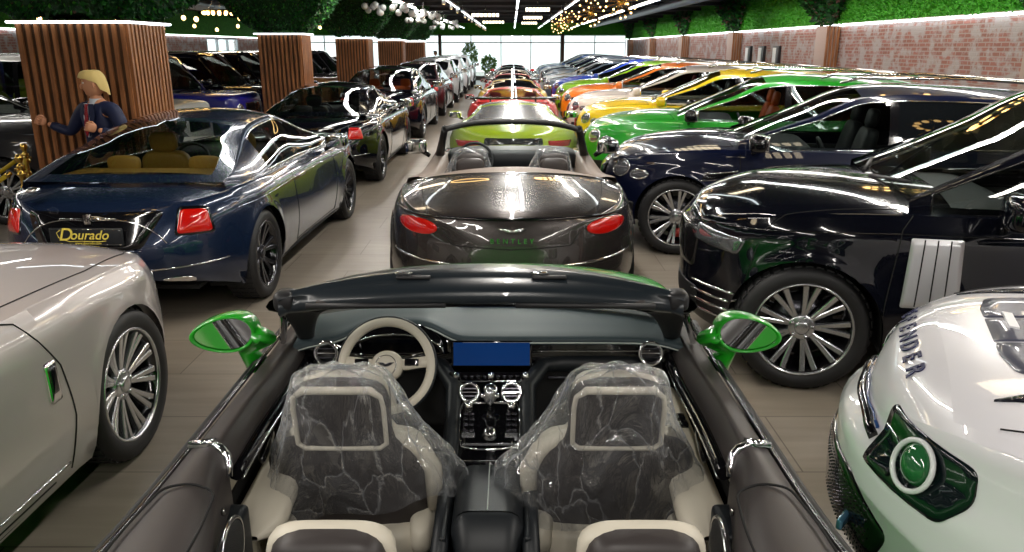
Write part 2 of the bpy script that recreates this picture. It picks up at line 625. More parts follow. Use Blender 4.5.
            bow = g.get('bowf', .16) * np.clip((x - g['wsx'] + .25) / .5, 0, 1) * (1 - cs ** 2) - g.get('bowr', .12) * np.clip((g['rwx'] + .25 - x) / .5, 0, 1) * (1 - cs ** 2)
            xx = np.concatenate([np.full(len(rs), x), x + bow])
            yy = np.concatenate([y, yt]); zz = np.concatenate([z, zt_])
            k = nr + ntp + 1
            P[i, :k] = np.stack([xx, yy, zz], 1)
            P[i, k:] = np.stack([xx[:-1][::-1], -yy[:-1][::-1], zz[:-1][::-1]], 1)
        groups = {}
        for i in range(len(X) - 1):
            xm = (X[i] + X[i + 1]) / 2
            hm = (fh[i] + fh[i + 1]) / 2
            for j in range(nj - 1):
                f = (i * nj + j, i * nj + j + 1, (i + 1) * nj + j + 1, (i + 1) * nj + j)
                jj = j if j < nr + ntp else nj - 2 - j
                side = 'l' if j < nr + ntp else 'r'
                c = 'pillars'
                if jj < nr:
                    if 1 <= jj < nr - 1:
                        for k, (a, b) in enumerate(g['win']):
                            if a <= xm <= b: c = 'side_window_' + str(k) + side
                        if c == 'pillars' and min(w_[0] for w_ in g['win']) < xm < max(w_[1] for w_ in g['win']): c = 'door_pillar'
                else:
                    q = jj - nr
                    if xm > g['wsx'] and q >= 2 and hm > .02: c = 'windscreen'
                    elif xm < g['rwx'] and q >= g.get('rwq', 2) and xm > g.get('rwend', xa + .06): c = 'rear_window'
                    elif g['rwx'] + .12 < xm < g['wsx'] - .1 and q >= 2: c = 'roof'
                groups.setdefault(c, []).append(f)
        V = P.reshape(-1, 3)
        gc = {'door_pillar': ('door_pillar', M['gblack']), 'pillars': ('roof_pillars', s.paint if not g.get('bpill') else M['gblack']), 'roof': ('roof_panel', g.get('roofm') or s.paint)}
        clear = M['glass_clear'] if see else M['glass_dark']
        tint = M['glass_mid'] if see else M['glass_dark']
        for c, fs in groups.items():
            idx = sorted({i for f in fs for i in f}); mp = {a: b for b, a in enumerate(idx)}
            if c in gc: nm, mm = gc[c]
            elif c == 'windscreen': nm, mm = 'windscreen', clear
            elif c == 'rear_window': nm, mm = g.get('rwname', 'rear_window'), (g.get('roofm') or (M['glass_dark'] if g.get('privacy') else tint))
            else:
                nm = 'side_window'
                mm = M['glass_dark'] if (not see or (g.get('privacy') and c[12] != '0')) else M['glass_side']
            mesh(nm, V[idx], [[mp[a] for a in f] for f in fs], mm, s.root)
        # bright trim round the side windows
        if g.get('trim') and s.full:
            a0, b0 = min(w[0] for w in g['win']), max(w[1] for w in g['win'])
            for sg in (1, -1):
                low, top = [], []
                for i, x in enumerate(X):
                    if a0 <= x <= b0:
                        low.append((P[i, 1, 0], sg * (P[i, 1, 1] + .004), P[i, 1, 2]))
                        top.append((P[i, nr - 1, 0], sg * (P[i, nr - 1, 1] + .004), P[i, nr - 1, 2]))
                MB().tube(low + top[::-1], .006, 5, closed=True).build('window_trim', M[g['trim']], s.root)
        # division bars between the side windows
        s.gX, s.gP, s.gnr = X, P, nr
        if g.get('interior'): s.interior(*g['interior'])
    def seat(s, c, wid, m, back=.62, rear=False, name='seat'):
        b = MB()
        x, y, z = c
        b.sq((x + .10, y, z), (.27, wid / 2, .09), .35, .35)
        b.sq((x - .19, y, z + back * .5), (.075, wid / 2 * .96, back / 2 + .04), .4, .45, rotm(0, R_(-14), 0))
        if not rear:
            b.sq((x - .275, y, z + back + .12), (.05, .13, .095), .6, .6, rotm(0, R_(-10), 0))
        else:
            for q in (-.35, .35):
                b.sq((x - .26, y + q, z + back + .08), (.05, .14, .07), .6, .6)
        return b.build(name, m, s.root)
    def interior(s, m, xs_front, xs_rear, zseat):
        for q in (.38, -.38):
            s.seat((xs_front, q, zseat), .5, m, name='front_seat')
        s.seat((xs_rear, 0, zseat), 1.25, m, back=.57, rear=True, name='rear_seat')
        g = s.sp['gh']
        xb = max(p[0] for p in g['roof'])
        zb = float(s.fsh(xb))
        b = MB()
        b.sq((xb - .38, 0, zb - .10), (.36, s.sp['W'] * .80, .13), .4, .3)
        b.box((xb - .62, 0, zb - .35), (.25, s.sp['W'] * 1.4, .4), bev=.05)
        b.build('dashboard', M['leatherblack'], s.root)
        b = MB()
        c = Vector((xb - .86, .38, zb - .08))
        b.tube([c + Vector((math.sin(a) * .07, math.cos(a) * .18, math.sin(a) * .165)) for a in np.linspace(0, 2 * PI, 21)[:-1]], .016, 6, closed=True)
        b.box(c, (.03, .34, .05), bev=.01); b.tube([c, c + Vector((.25, 0, -.1))], .03)
        b.build('steering_wheel', M['leatherblack'], s.root)
        b = MB()   # door linings / cabin tub
        xa = min(p[0] for p in g['roof'])
        for sg in (1, -1):
            b.box(((xs_front + xs_rear) / 2, sg * s.sp['W'] * .82, zseat + .12), (abs(xs_front - xs_rear) + 1.2, .06, zb - zseat), bev=.02)
        b.box(((xs_front + xs_rear) / 2, 0, .35), (abs(xs_front - xs_rear) + 1.6, s.sp['W'] * 1.6, .04))
        b.build('cabin_lining', M['leatherblack'], s.root)
    # -------- surface details
    def ray(s, kind, a, b, ang=0.0):
        if kind == 'side': o, d = Vector((a, 3, b)), Vector((0, -1, 0))
        elif kind == 'front': o, d = Vector((6, a, b)), Vector((-1, 0, 0))
        elif kind == 'rear': o, d = Vector((-6, a, b)), Vector((1, 0, 0))
        elif kind == 'top': o, d = Vector((a, b, 4)), Vector((0, 0, -1))
        elif kind[0] == 'dir':     # ('dir', cx, cy, angle): look along -dir at angle from +x, a across, b height
            _, cx, cy, an = kind
            dv = Vector((math.cos(an), math.sin(an), 0)); rt = Vector((-math.sin(an), math.cos(an), 0))
            o = Vector((cx, cy, 0)) + dv * 3 + rt * a + Vector((0, 0, b)); d = -dv
        h = s.bvh.ray_cast(o, d)
        if h[0] is None: return None, d
        return h[0], d
    def patch(s, name, kind, outline, m, off=.004, dome=0.0, rings=5, both=True, parent=None, sink=.004, label=None, rnd=True):
        """a lamp, grille or panel laid on the body; outline in the two axes of the view"""
        O = np.array(outline, float)
        c = O.mean(0)
        V = []; F = []
        n = len(O)
        p0, d = s.ray(kind, c[0], c[1])
        if p0 is None: return None
        def pt(a, b, o):
            p, dd = s.ray(kind, a, b)
            if p is None:
                q, _, _, _ = s.bvh.find_nearest(Vector(V[-1]) if V else p0)
                p = q
            return p - d * o
        V.append(tuple(pt(c[0], c[1], off + dome)))
        for r in range(1, rings + 1):
            t = r / rings
            for k in range(n):
                a, b = c + (O[k] - c) * t
                V.append(tuple(pt(a, b, off + dome * (1 - t ** 2))))
        for k in range(n):   # sunk rim
            V.append(tuple(pt(O[k][0], O[k][1], -sink)))
        for k in range(n): F.append((0, 1 + k, 1 + (k + 1) % n))
        for r in range(rings):
            for k in range(n):
                a = 1 + r * n + k; b = 1 + r * n + (k + 1) % n
                F.append((a, a + n, b + n, b))
        obs = []
        for sg in ((1, -1) if both else (1,)):
            Vs = [(v[0], v[1] * sg, v[2]) for v in V]
            o = mesh(name, Vs, F, m, parent or s.root)
            if label: o['label'] = label
            obs.append(o)
        return obs
    def lines(s, kind, polylines, r=.0035, name='shut_line', m=None, both=True, lift=.001, n=5, parent=None, closed=False):
        b = MB()
        single = name != 'shut_line'
        def done(bb):
            return bb.build(name, m or M['under'], parent or s.root)
        for pl in polylines:
            pts = []
            pl = [np.array(p, float) for p in pl]
            for p, q in zip(pl[:-1], pl[1:]):
                k = max(1, int(np.linalg.norm(q - p) / .05))
                for t in range(k): pts.append(p + (q - p) * t / k)
            pts.append(pl[-1])
            hp = []
            for a, bb in pts:
                h, d = s.ray(kind, a, bb)
                if h is not None: hp.append(h - d * lift)
            if len(hp) < 2: continue
            if single: b = MB()
            b.tube(hp, r, n, closed=closed)
            if single: o = done(b); b = MB()
            if both: b.tube([Vector((h.x, -h.y, h.z)) for h in hp], r, n, closed=closed)
            if single and both: done(b)
        if single: return None
        return b.build(name, m or M['under'], parent or s.root)
    def door_mirror(s, x, y, z, m, size=(.10, .13, .085), glass=True, arm=True, body2=None):
        for sg in (1, -1):
            c = Vector((x, sg * y, z))
            b = MB()
            b.sq(c, size, .6, .6)
            o = b.build('door_mirror', m, s.root)
            q = MB()
            q.sq(c + Vector((-size[0] * .78, 0, 0)), (size[0] * .3, size[1] * .86, size[2] * .84), .25, .6)
            q.build('mirror_glass', M['mirror'], o)
            if arm:
                q = MB()
                q.tube([c + Vector((.02, -sg * size[1] * .6, -size[2] * .7)), c + Vector((.03, -sg * (size[1] * 1.2), -size[2] * 1.4))], [.03, .022], 8)
                q.build('mirror_arm', M['gblack'], o)
    def handles(s, pts, m=None):
        for (x, z) in pts:
            p, d = s.ray('side', x, z)
            if p is None: continue
            for sg in (1, -1):
                b = MB()
                b.sq((p.x, sg * (p.y + .018), p.z), (.11, .012, .014), .5, .3)
                for q in (-.085, .085): b.sq((p.x + q, sg * (p.y + .005), p.z), (.016, .016, .012), .7, .7)
                o = b.build('door_handle', m or M['chrome'], s.root)

def ell(cx, cy, rx, ry, n=28, e=1.0, rot=0.0):
    out = []
    for k in range(n):
        a = 2 * PI * k / n
        x = math.copysign(abs(math.cos(a)) ** e, math.cos(a)) * rx
        y = math.copysign(abs(math.sin(a)) ** e, math.sin(a)) * ry
        out.append((cx + x * math.cos(rot) - y * math.sin(rot), cy + x * math.sin(rot) + y * math.cos(rot)))
    return out
def poly(pts, r=.02, seg=4, sub=.08):
    """polygon with rounded corners, densely sampled"""
    out = []
    n = len(pts)
    for k in range(n):
        p = np.array(pts[k], float); a = np.array(pts[k - 1], float); b = np.array(pts[(k + 1) % n], float)
        da = (a - p) / np.linalg.norm(a - p); db = (b - p) / np.linalg.norm(b - p)
        ra = min(r, np.linalg.norm(a - p) * .45, np.linalg.norm(b - p) * .45)
        s0, s1 = p + da * ra, p + db * ra
        for t in np.linspace(0, 1, seg + 1):
            out.append(tuple((1 - t) ** 2 * s0 + 2 * t * (1 - t) * p + t * t * s1))
        e = np.array(pts[(k + 1) % n], float) - p
        L = np.linalg.norm(e); nxt = p + db * (L - ra)
        m = int((L - 2 * ra) / sub)
        for q in range(1, m + 1): out.append(tuple(s1 + (nxt - s1) * q / (m + 1)))
    return out
SUV = dict(xf=2.36, xr=-2.74, W=.995, ax=(-1.495, 1.495), RA=.43, zw=.385, wheel='suv10',
    w=[(-2.74, .96), (-1.5, .995), (0, .97), (1.5, .99), (2.36, .93)],
    sh=[(-2.74, 1.02), (-2.2, 1.10), (-1.5, 1.11), (0, 1.07), (1.05, 1.07), (1.8, 1.01), (2.2, .92), (2.36, .76)],
    zc=[(-2.74, 1.06), (-2.2, 1.16), (0, 1.16), (1.1, 1.17), (1.8, 1.11), (2.2, 1.01), (2.36, .82)],
    sill=[(-2.74, .5), (-2.2, .36), (-1.9, .28), (1.9, .27), (2.2, .28), (2.36, .32)],
    g=[(0, .93), (.15, .97), (.45, 1.0), (.72, .985), (.85, .975), (1, .93)],
    nose=[(.2, -.12), (.45, 0), (.7, 0), (.9, -.04), (1.15, -.16)],
    tail=[(.3, .1), (.6, 0), (.9, .03), (1.15, .1)],
    pf=7.5, hood=(1.12, 2.2), boot=-2.3, doors=[(-.32, .88), (-1.28, -.32)], xcuts=[.88, -.32, -1.28, 1.12], open=(-2.2, .85, .86),
    gh=dict(roof=[(-2.62, 1.14), (-2.45, 1.36), (-2.2, 1.55), (-1.5, 1.65), (-.55, 1.68), (-.2, 1.65), (.25, 1.46), (.95, 1.15)], bowf=.05, wt=.66, drop=.08,
            win=[(-.40, .80), (-1.28, -.48), (-2.12, -1.34)], cuts=[], wsx=-.16, rwx=-2.18, trim='chrome', interior=(M['leatherorange'], -.05, -1.0, .62)))
RANGE = dict(SUV, xf=2.25, xr=-2.70, W=1.01, wheel='rr', RA=.435, zw=.39,
    w=[(-2.7, .97), (-1.5, 1.005), (0, .985), (1.5, 1.005), (2.25, .95)],
    sh=[(-2.7, 1.10), (-1.5, 1.14), (0, 1.12), (1.05, 1.12), (1.7, 1.08), (2.0, 1.02), (2.16, .95), (2.25, .82)],
    zc=[(-2.7, 1.14), (-2.2, 1.2), (0, 1.2), (1.1, 1.215), (1.7, 1.18), (1.97, 1.12), (2.16, 1.04), (2.25, .90)],
    nose=[(.2, -.1), (.4, 0), (.8, 0), (.95, -.02), (1.2, -.10)], open=(-2.2, .75, .86), pf=6, hood=(.98, 2.12),
    gh=dict(roof=[(-2.6, 1.18), (-2.48, 1.42), (-2.3, 1.72), (-1.5, 1.82), (-.4, 1.85), (-.05, 1.80), (.36, 1.57), (1.0, 1.2)], bowf=.04, wt=.70, drop=.08,
            win=[(-.36, .88), (-1.28, -.44), (-2.12, -1.34)], cuts=[], wsx=-.02, rwx=-2.3, trim='gblack', interior=(M['leatherbeige'], -.05, -1.0, .68)))
COUPE = dict(xf=2.62, xr=-2.55, W=.975, ax=(-1.555, 1.555), RA=.405, zw=.37, wheel='coupe',
    w=[(-2.55, .90), (-1.55, .975), (-.4, .95), (.6, .955), (1.55, .97), (2.62, .93)],
    sh=[(-2.55, .86), (-2.35, .94), (-1.6, .99), (-.6, .99), (.6, .985), (1.7, .96), (2.4, .90), (2.62, .72)],
    zc=[(-2.55, .90), (-2.42, .96), (-2.1, 1.02), (-1.75, 1.06), (-1, 1.06), (.9, 1.06), (1.7, 1.04), (2.4, .98), (2.62, .8)],
    sill=[(-2.55, .42), (-2.1, .27), (-1.9, .21), (2.0, .2), (2.3, .22), (2.62, .26)],
    g=[(0, .93), (.12, .965), (.45, 1.0), (.7, .985), (.86, .965), (1, .90)],
    nose=[(.2, -.12), (.45, 0), (.8, 0), (.95, -.06)],
    tail=[(.25, .22), (.42, .03), (.6, 0), (.8, .06), (.98, .16), (1.05, .2)], pr=9,
    hood=(1.05, 2.45), boot=-1.8, doors=[(-.62, .85)], xcuts=[.85, -.62, 1.05, -1.8], open=(-1.66, .7, .86),
    gh=dict(roof=[(-1.93, 1.045), (-1.75, 1.10), (-1.25, 1.29), (-.75, 1.43), (-.2, 1.465), (.05, 1.44), (.5, 1.28), (1.08, 1.05)], wt=.60, drop=.07,
            win=[(-.50, .92), (-1.02, -.56)], cuts=[], wsx=.08, rwx=-.88, rwend=-1.82, rwq=3, trim='chrome', interior=(M['leathertan'], -.1, -.95, .42), inset=.03, bowr=.09, bowf=.16))
SEDAN = dict(COUPE, xf=2.62, xr=-2.76, W=.99, ax=(-1.62, 1.62), RA=.415, zw=.38, wheel='rolls',
    w=[(-2.76, .93), (-1.6, .985), (0, .975), (1.6, .985), (2.62, .95)],
    sh=[(-2.76, .94), (-2.3, 1.02), (-1.5, 1.05), (0, 1.03), (1.0, 1.0), (1.9, .95), (2.4, .87), (2.62, .72)],
    zc=[(-2.76, .98), (-2.3, 1.08), (-1.9, 1.12), (-1, 1.10), (.9, 1.08), (1.9, 1.02), (2.4, .94), (2.62, .78)],
    sill=[(-2.76, .42), (-2.2, .28), (-2.0, .22), (2.05, .21), (2.3, .22), (2.62, .26)],
    hood=(1.2, 2.45), boot=-2.1, doors=[(-.15, 1.0), (-1.2, -.15)], xcuts=[1.0, -.15, -1.2, 1.2, -2.1], open=(-1.8, .8, .86),
    gh=dict(roof=[(-2.2, 1.1), (-2.0, 1.18), (-1.5, 1.42), (-1.0, 1.55), (-.2, 1.60), (.2, 1.56), (.65, 1.37), (1.2, 1.1)], wt=.62, drop=.07,
            win=[(-.22, 1.05), (-1.02, -.28), (-1.5, -1.08)], cuts=[], wsx=.2, rwx=-1.15, rwend=-2.1, trim='chrome', interior=(M['leatherbeige'], .0, -1.0, .45), inset=.03))
GT = dict(xf=2.33, xr=-2.52, W=.975, ax=(-1.425, 1.425), RA=.40, zw=.365, wheel='sport',
    w=[(-2.52, .93), (-1.9, .955), (-1.35, .975), (-.3, .935), (.6, .935), (1.4, .965), (2.33, .92)],
    sh=[(-2.52, .80), (-2.35, .90), (-1.9, .96), (-1.4, .97), (-.5, .90), (.6, .90), (1.5, .88), (2.1, .80), (2.33, .62)],
    zc=[(-2.52, .86), (-2.42, .955), (-2.2, 1.0), (-1.8, 1.04), (-1.3, 1.055), (-.5, 1.0), (.9, .985), (1.5, .94), (2.1, .86), (2.33, .7)],
    sill=[(-2.52, .40), (-2.1, .25), (-1.8, .20), (1.85, .19), (2.1, .2), (2.33, .24)],
    g=[(0, .93), (.12, .965), (.45, 1.0), (.7, .985), (.88, .955), (1, .90)],
    nose=[(.2, -.12), (.45, 0), (.75, 0), (.95, -.1)],
    tail=[(.2, .25), (.38, .05), (.55, 0), (.75, .03), (.86, .05), (.95, .03), (1.0, .10)], pr=7, qr=.48,
    hood=(.98, 2.15), boot=-1.32, doors=[(-.52, .80)], xcuts=[.8, -.52, .98, -1.32, -1.27], open=(-1.27, .78, .93))
SPORT = dict(GT, xf=2.25, xr=-2.25, W=.965, ax=(-1.31, 1.31), RA=.375, zw=.345, wheel='sport',
    w=[(-2.25, .92), (-1.3, .965), (-.2, .92), (.6, .93), (1.3, .95), (2.25, .86)],
    sh=[(-2.25, .84), (-1.9, .91), (-1.3, .92), (-.4, .84), (.6, .78), (1.3, .78), (1.9, .62), (2.25, .42)],
    zc=[(-2.25, .90), (-1.9, .97), (-1.3, .98), (-.4, .94), (.9, .82), (1.3, .80), (1.9, .66), (2.25, .46)],
    sill=[(-2.25, .36), (-1.9, .2), (-1.7, .15), (1.8, .13), (2.0, .13), (2.25, .16)],
    nose=[(.1, -.1), (.25, 0), (.5, -.02), (.8, -.1)],
    tail=[(.15, .25), (.35, .03), (.6, 0), (.85, .04), (1.0, .14)],
    hood=(1.05, 2.0), boot=-1.5, doors=[(-.45, .7)], xcuts=[.7, -.45, 1.05, -1.5], open=(-.95, .75, .86),
    gh=dict(roof=[(-1.75, .97), (-1.3, 1.03), (-.7, 1.14), (-.2, 1.19), (.1, 1.17), (.5, 1.04), (1.15, .82)], wt=.56, drop=.06,
            win=[(-.42, .95), (-.9, -.5)], cuts=[], wsx=.08, rwx=-.5, rwend=-1.5, trim='gblack', interior=(M['leatherblack'], -.2, -.7, .25), inset=.03))
BOX = dict(SUV, xf=2.25, xr=-2.3, W=.93, ax=(-1.425, 1.425), RA=.46, zw=.40, wheel='box', pr=26, ne=2, te=2, fl=.03, kc=8,
    w=[(-2.3, .90), (0, .90), (2.25, .88)],
    sh=[(-2.3, 1.16), (1.0, 1.16), (2.1, 1.10), (2.25, 1.02)],
    zc=[(-2.3, 1.19), (1.0, 1.20), (2.1, 1.16), (2.25, 1.06)],
    sill=[(-2.3, .45), (-1.9, .40), (1.9, .38), (2.25, .42)],
    g=[(0, .97), (.2, 1.0), (.8, 1.0), (1, .985)],
    nose=[(.2, -.03), (.5, 0), (1.2, -.03)], tail=[(.2, .02), (1.2, .0)],
    pf=26, hood=(1.0, 2.15), boot=-2.2, doors=[(-.2, .85), (-1.1, -.2)], xcuts=[.85, -.2, -1.1, 1.0], open=(-2.1, .7, .86),
    gh=dict(roof=[(-2.29, 1.18), (-2.27, 1.5), (-2.2, 1.86), (-1.5, 1.92), (0, 1.94), (.45, 1.90), (.62, 1.70), (.98, 1.19)], wt=.82, drop=.05,
            win=[(-.12, .88), (-1.05, -.2), (-2.1, -1.15)], cuts=[], wsx=.52, rwx=-2.21, trim='gblack', interior=(M['leatherblack'], -.1, -1.0, .72), inset=.02, bowf=.02, bowr=0))

GHOST = dict(SEDAN, hood=(.85, 2.45), open=(-1.8, .45, .86), xcuts=[1.0, -.15, -1.2, .85, -2.1], gh=dict(SEDAN['gh'], roof=[(-2.2, 1.1), (-2.0, 1.18), (-1.6, 1.42), (-1.2, 1.55), (-.55, 1.60), (-.15, 1.56), (.3, 1.37), (.85, 1.09)], win=[(-.5, .7), (-1.25, -.56)], wsx=-.15, rwx=-1.3))
HEAD_RING = None
def headlight_round(c, y, z, r, both=True):
    """round lamp: dark bowl, chrome ring, lens"""
    obs = c.patch('headlight', 'front', ell(y, z, r, r), M['head'], .004, .02)
    for o in obs or []:
        pass
    for sg in (1, -1):
        pts = []
        for k in range(20):
            p, d = c.ray('front', y + r * math.cos(2 * PI * k / 20), z + r * math.sin(2 * PI * k / 20))
            if p is not None: pts.append(Vector((p.x + .004, sg * p.y, p.z)))
        if len(pts) > 8: MB().tube(pts, .008, 6, closed=True).build('headlight_ring', M['chrome'], obs[0 if sg > 0 else 1])

def suv_details(c, grille='gblack', near=True, rails=True, handles=True, mirror=None):
    c.patch('grille', 'front', poly([(-.42, .55), (.42, .55), (.46, .88), (-.46, .88)], .06), M[grille], .006, .012, both=False)
    for y, r in ((.70, .088), (.85, .048)):
        headlight_round(c, y, .84 if r > .06 else .80, r)
    c.patch('air_intake', 'front', poly([(-.5, .34), (.5, .34), (.55, .47), (-.55, .47)], .03), M['dark'], .005, both=False)
    c.patch('air_intake', 'front', poly([(.6, .36), (.84, .38), (.86, .52), (.64, .50)], .03), M['dark'], .005)
    c.patch('tail_light', 'rear', ell(.76, .90, .12, .09), M['tail'], .004, .015)
    c.patch('fender_vent', 'side', poly([(.98, .80), (1.28, .79), (1.24, .84), (.96, .87)], .015), M['gblack'], .004)
    c.lines('side', [[(.94, .80), (1.30, .775)], [(.94, .875), (1.26, .845)]], .006, 'vent_trim', M['chrome'])
    c.lines('side', [[(.88, .36), (.90, .6), (.93, 1.04)], [(-.32, .34), (-.32, 1.04)], [(-1.28, 1.04), (-1.20, .8), (-1.0, .5), (-.95, .36)], [(.9, .36), (-.95, .36)]])
    c.lines('top', [[(1.14, 0), (1.10, .5), (1.0, .83)], [(1.0, .83), (1.6, .82), (2.05, .72)]], .003)
    if handles: c.handles([(-.12, .88), (-1.08, .90)])
    c.door_mirror(.78, 1.07, 1.16, mirror or c.paint, (.09, .13, .085))
    if rails:
        for sg in (1, -1):
            MB().tube([(.05, sg * .60, 1.70), (-.1, sg * .62, 1.745), (-1.0, sg * .62, 1.75), (-1.95, sg * .60, 1.69), (-2.05, sg * .59, 1.65)], .014, 6).build('roof_rail', M['chrome'], c.root)
# ------------------------------------------------------------------ the hall
XR, XL, YB, YF, ZC = 7.3, -13.5, -8.0, 51.0, 3.5
def floor_material():
    m = mat('floor_tiles', (.3, .27, .23), 0.3)
    N, L, b = nt(m)
    tc = N.new('ShaderNodeTexCoord')
    mp = N.new('ShaderNodeMapping')
    mp.inputs['Location'].default_value = (.35, .2, 0)
    L.new(tc.outputs['Object'], mp.inputs['Vector'])
    br = N.new('ShaderNodeTexBrick')
    br.offset = 0.5
    br.inputs['Scale'].default_value = 1.0
    br.inputs['Brick Width'].default_value = 1.2
    br.inputs['Row Height'].default_value = 0.6
    br.inputs['Mortar Size'].default_value = 0.004
    br.inputs['Color1'].default_value = (*lin('#8f877c'), 1)
    br.inputs['Color2'].default_value = (*lin('#857c70'), 1)
    br.inputs['Mortar'].default_value = (*lin('#5c554c'), 1)
    L.new(mp.outputs[0], br.inputs['Vector'])
    n = N.new('ShaderNodeTexNoise')
    n.inputs['Scale'].default_value = 2.0
    n.inputs['Detail'].default_value = 6
    mp2 = N.new('ShaderNodeMapping'); mp2.inputs['Scale'].default_value = (0.8, 6, 1)
    L.new(tc.outputs['Object'], mp2.inputs['Vector']); L.new(mp2.outputs[0], n.inputs['Vector'])
    mx = N.new('ShaderNodeMix'); mx.data_type = 'RGBA'; mx.blend_type = 'MULTIPLY'
    mx.inputs[0].default_value = 0.55
    r = N.new('ShaderNodeValToRGB')
    r.color_ramp.elements[0].position = .3; r.color_ramp.elements[0].color = (.68, .66, .64, 1)
    r.color_ramp.elements[1].position = .7; r.color_ramp.elements[1].color = (1.1, 1.08, 1.05, 1)
    L.new(n.outputs['Fac'], r.inputs[0])
    L.new(br.outputs['Color'], mx.inputs[6]); L.new(r.outputs[0], mx.inputs[7])
    L.new(mx.outputs[2], b.inputs['Base Color'])
    return m
def slab(name, c, d, m):
    return struct(MB().box(c, d).build(name, m))
slab('floor', ((XL + XR) / 2, (YB + YF) / 2, -.05), (XR - XL + .4, YF - YB + .4, .1), floor_material())
M['ceil'] = bump_noise(mat('ceiling_dark', (.012, .012, .015), .8), 3, .3)
slab('ceiling', ((XL + XR) / 2, (YB + YF) / 2, ZC + .05), (XR - XL + .4, YF - YB + .4, .1), M['ceil'])

def brick_material(name, c1, c2):
    m = mat(name, (.5, .4, .35), .85)
    N, L, b = nt(m)
    tc = N.new('ShaderNodeTexCoord')
    sp = N.new('ShaderNodeSeparateXYZ'); cb = N.new('ShaderNodeCombineXYZ')
    L.new(tc.outputs['Object'], sp.inputs[0]); L.new(sp.outputs['Y'], cb.inputs['X']); L.new(sp.outputs['Z'], cb.inputs['Y'])
    br = N.new('ShaderNodeTexBrick')
    br.inputs['Scale'].default_value = 1.0
    br.inputs['Brick Width'].default_value = 0.20
    br.inputs['Row Height'].default_value = 0.07
    br.inputs['Mortar Size'].default_value = 0.010
    br.inputs['Color1'].default_value = (*lin(c1), 1)
    br.inputs['Color2'].default_value = (*lin(c2), 1)
    br.inputs['Mortar'].default_value = (*lin('#9d8d87'), 1)
    L.new(cb.outputs[0], br.inputs['Vector'])
    n = N.new('ShaderNodeTexNoise'); n.inputs['Scale'].default_value = 3.2; n.inputs['Detail'].default_value = 5
    n.inputs['Roughness'].default_value = .62
    L.new(cb.outputs[0], n.inputs['Vector'])
    r = N.new('ShaderNodeValToRGB')
    r.color_ramp.elements[0].position = .465; r.color_ramp.elements[0].color = (0, 0, 0, 1)
    r.color_ramp.elements[1].position = .57; r.color_ramp.elements[1].color = (1, 1, 1, 1)
    L.new(n.outputs['Fac'], r.inputs[0])
    mx = N.new('ShaderNodeMix'); mx.data_type = 'RGBA'
    L.new(r.outputs[0], mx.inputs[0]); L.new(br.outputs['Color'], mx.inputs[6])
    mx.inputs[7].default_value = (*lin('#a59b99'), 1)
    L.new(mx.outputs[2], b.inputs['Base Color'])
    bu = N.new('ShaderNodeBump'); bu.inputs['Strength'].default_value = .6; bu.inputs['Distance'].default_value = .01; bu.invert = True
    L.new(br.outputs['Fac'], bu.inputs['Height']); L.new(bu.outputs[0], b.inputs['Normal'])
    return m
M['brick'] = brick_material('whitewashed_brick', '#9e6a60', '#8c5f54')
M['plaster'] = mat('plaster_grey', '#6e6a66', .8)
slab('wall_right', (XR + .1, (YB + YF) / 2, ZC / 2), (.2, YF - YB, ZC), M['brick'])
slab('wall_left', (XL - .1, (YB + 35.6) / 2, ZC / 2), (.2, 35.6 - YB, ZC), M['brick'])
slab('wall_left', (XL - .1, (39.6 + YF) / 2, ZC / 2), (.2, YF - 39.6, ZC), M['brick'])
slab('wall_left', (XL - .1, 37.6, .6), (.2, 4, 1.2), M['brick'])
slab('wall_left', (XL - .1, 37.6, 2.95), (.2, 4, 1.1), M['brick'])
slab('wall_back', ((XL + XR) / 2, YB - .1, ZC / 2), (XR - XL + .4, .2, ZC), M['plaster'])

def slat_material():
    m = mat('timber_slats', (.2, .1, .05), .45)
    return bump_noise(m, 4, .1, .003, color=('#7a4d2e', '#a86f44'), vscale=(6, 6, .6))
M['slat'] = slat_material()
M['slatback'] = bump_noise(mat('timber_backing', (.04, .025, .015), .6), 4, .1, .003, color=('#412a1b', '#543822'), vscale=(6, 6, .6))

# end wall: glazed, daylight behind
M['mull'] = mat('window_frame_dark', '#4a3a30', .4)
M['mullw'] = mat('window_frame_white', '#c8ccd0', .4)
def end_wall():
    slab('wall_front', ((XL + XR) / 2, YF + .1, 3.13), (XR - XL + .4, .2, ZC - 2.76), M['plaster'])
    slab('wall_front', ((XL + XR) / 2, YF + .1, .1), (XR - XL + .4, .2, .2), M['plaster'])
    xs = [(-13.4, -10.4), (-10.3, -7.4), (-7.3, -4.65), (-4.5, 3.1), (3.3, 7.2)]
    for k, (a, b) in enumerate(xs):
        f = MB()
        n = max(2, int(round((b - a) / 2.0)))
        for q in range(n + 1):
            f.box((a + (b - a) * q / n, YF + .05, 1.48), (.06, .10, 2.56))
        for z in (.22, 2.30, 2.74): f.box(((a + b) / 2, YF + .05, z), (b - a, .08, .06))
        o = struct(f.build('window_%d' % (k + 1), M['mullw'] if k != 3 else M['mull']))
        MB().box(((a + b) / 2, YF + .06, 1.48), (b - a, .012, 2.5)).build('pane', M['glass_clear'], o)
    for x in (-4.58, 3.2):
        struct(MB().box((x, YF - .02, 1.4), (.16, .3, 2.8)).build('trim_1' if x < 0 else 'trim_2', mat('brown_post', '#5a3c28', .5)))
    f = MB()
    for q in range(4): f.box((XL - .05, 35.6 + 4 * q / 3, 1.8), (.1, .1, 1.2))
    for z in (1.2, 1.8, 2.4): f.box((XL - .05, 37.6, z), (.1, 4, .08))
    o = struct(f.build('window_6', M['mullw']))
    MB().box((XL - .06, 37.6, 1.8), (.012, 4, 1.2)).build('pane', M['glass_clear'], o)
end_wall()
# ground outside
slab('ground_outside', ((XL + XR) / 2, YF + 9, -.06), (60, 17.6, .1), mat('paving', '#b5b2ab', .8))

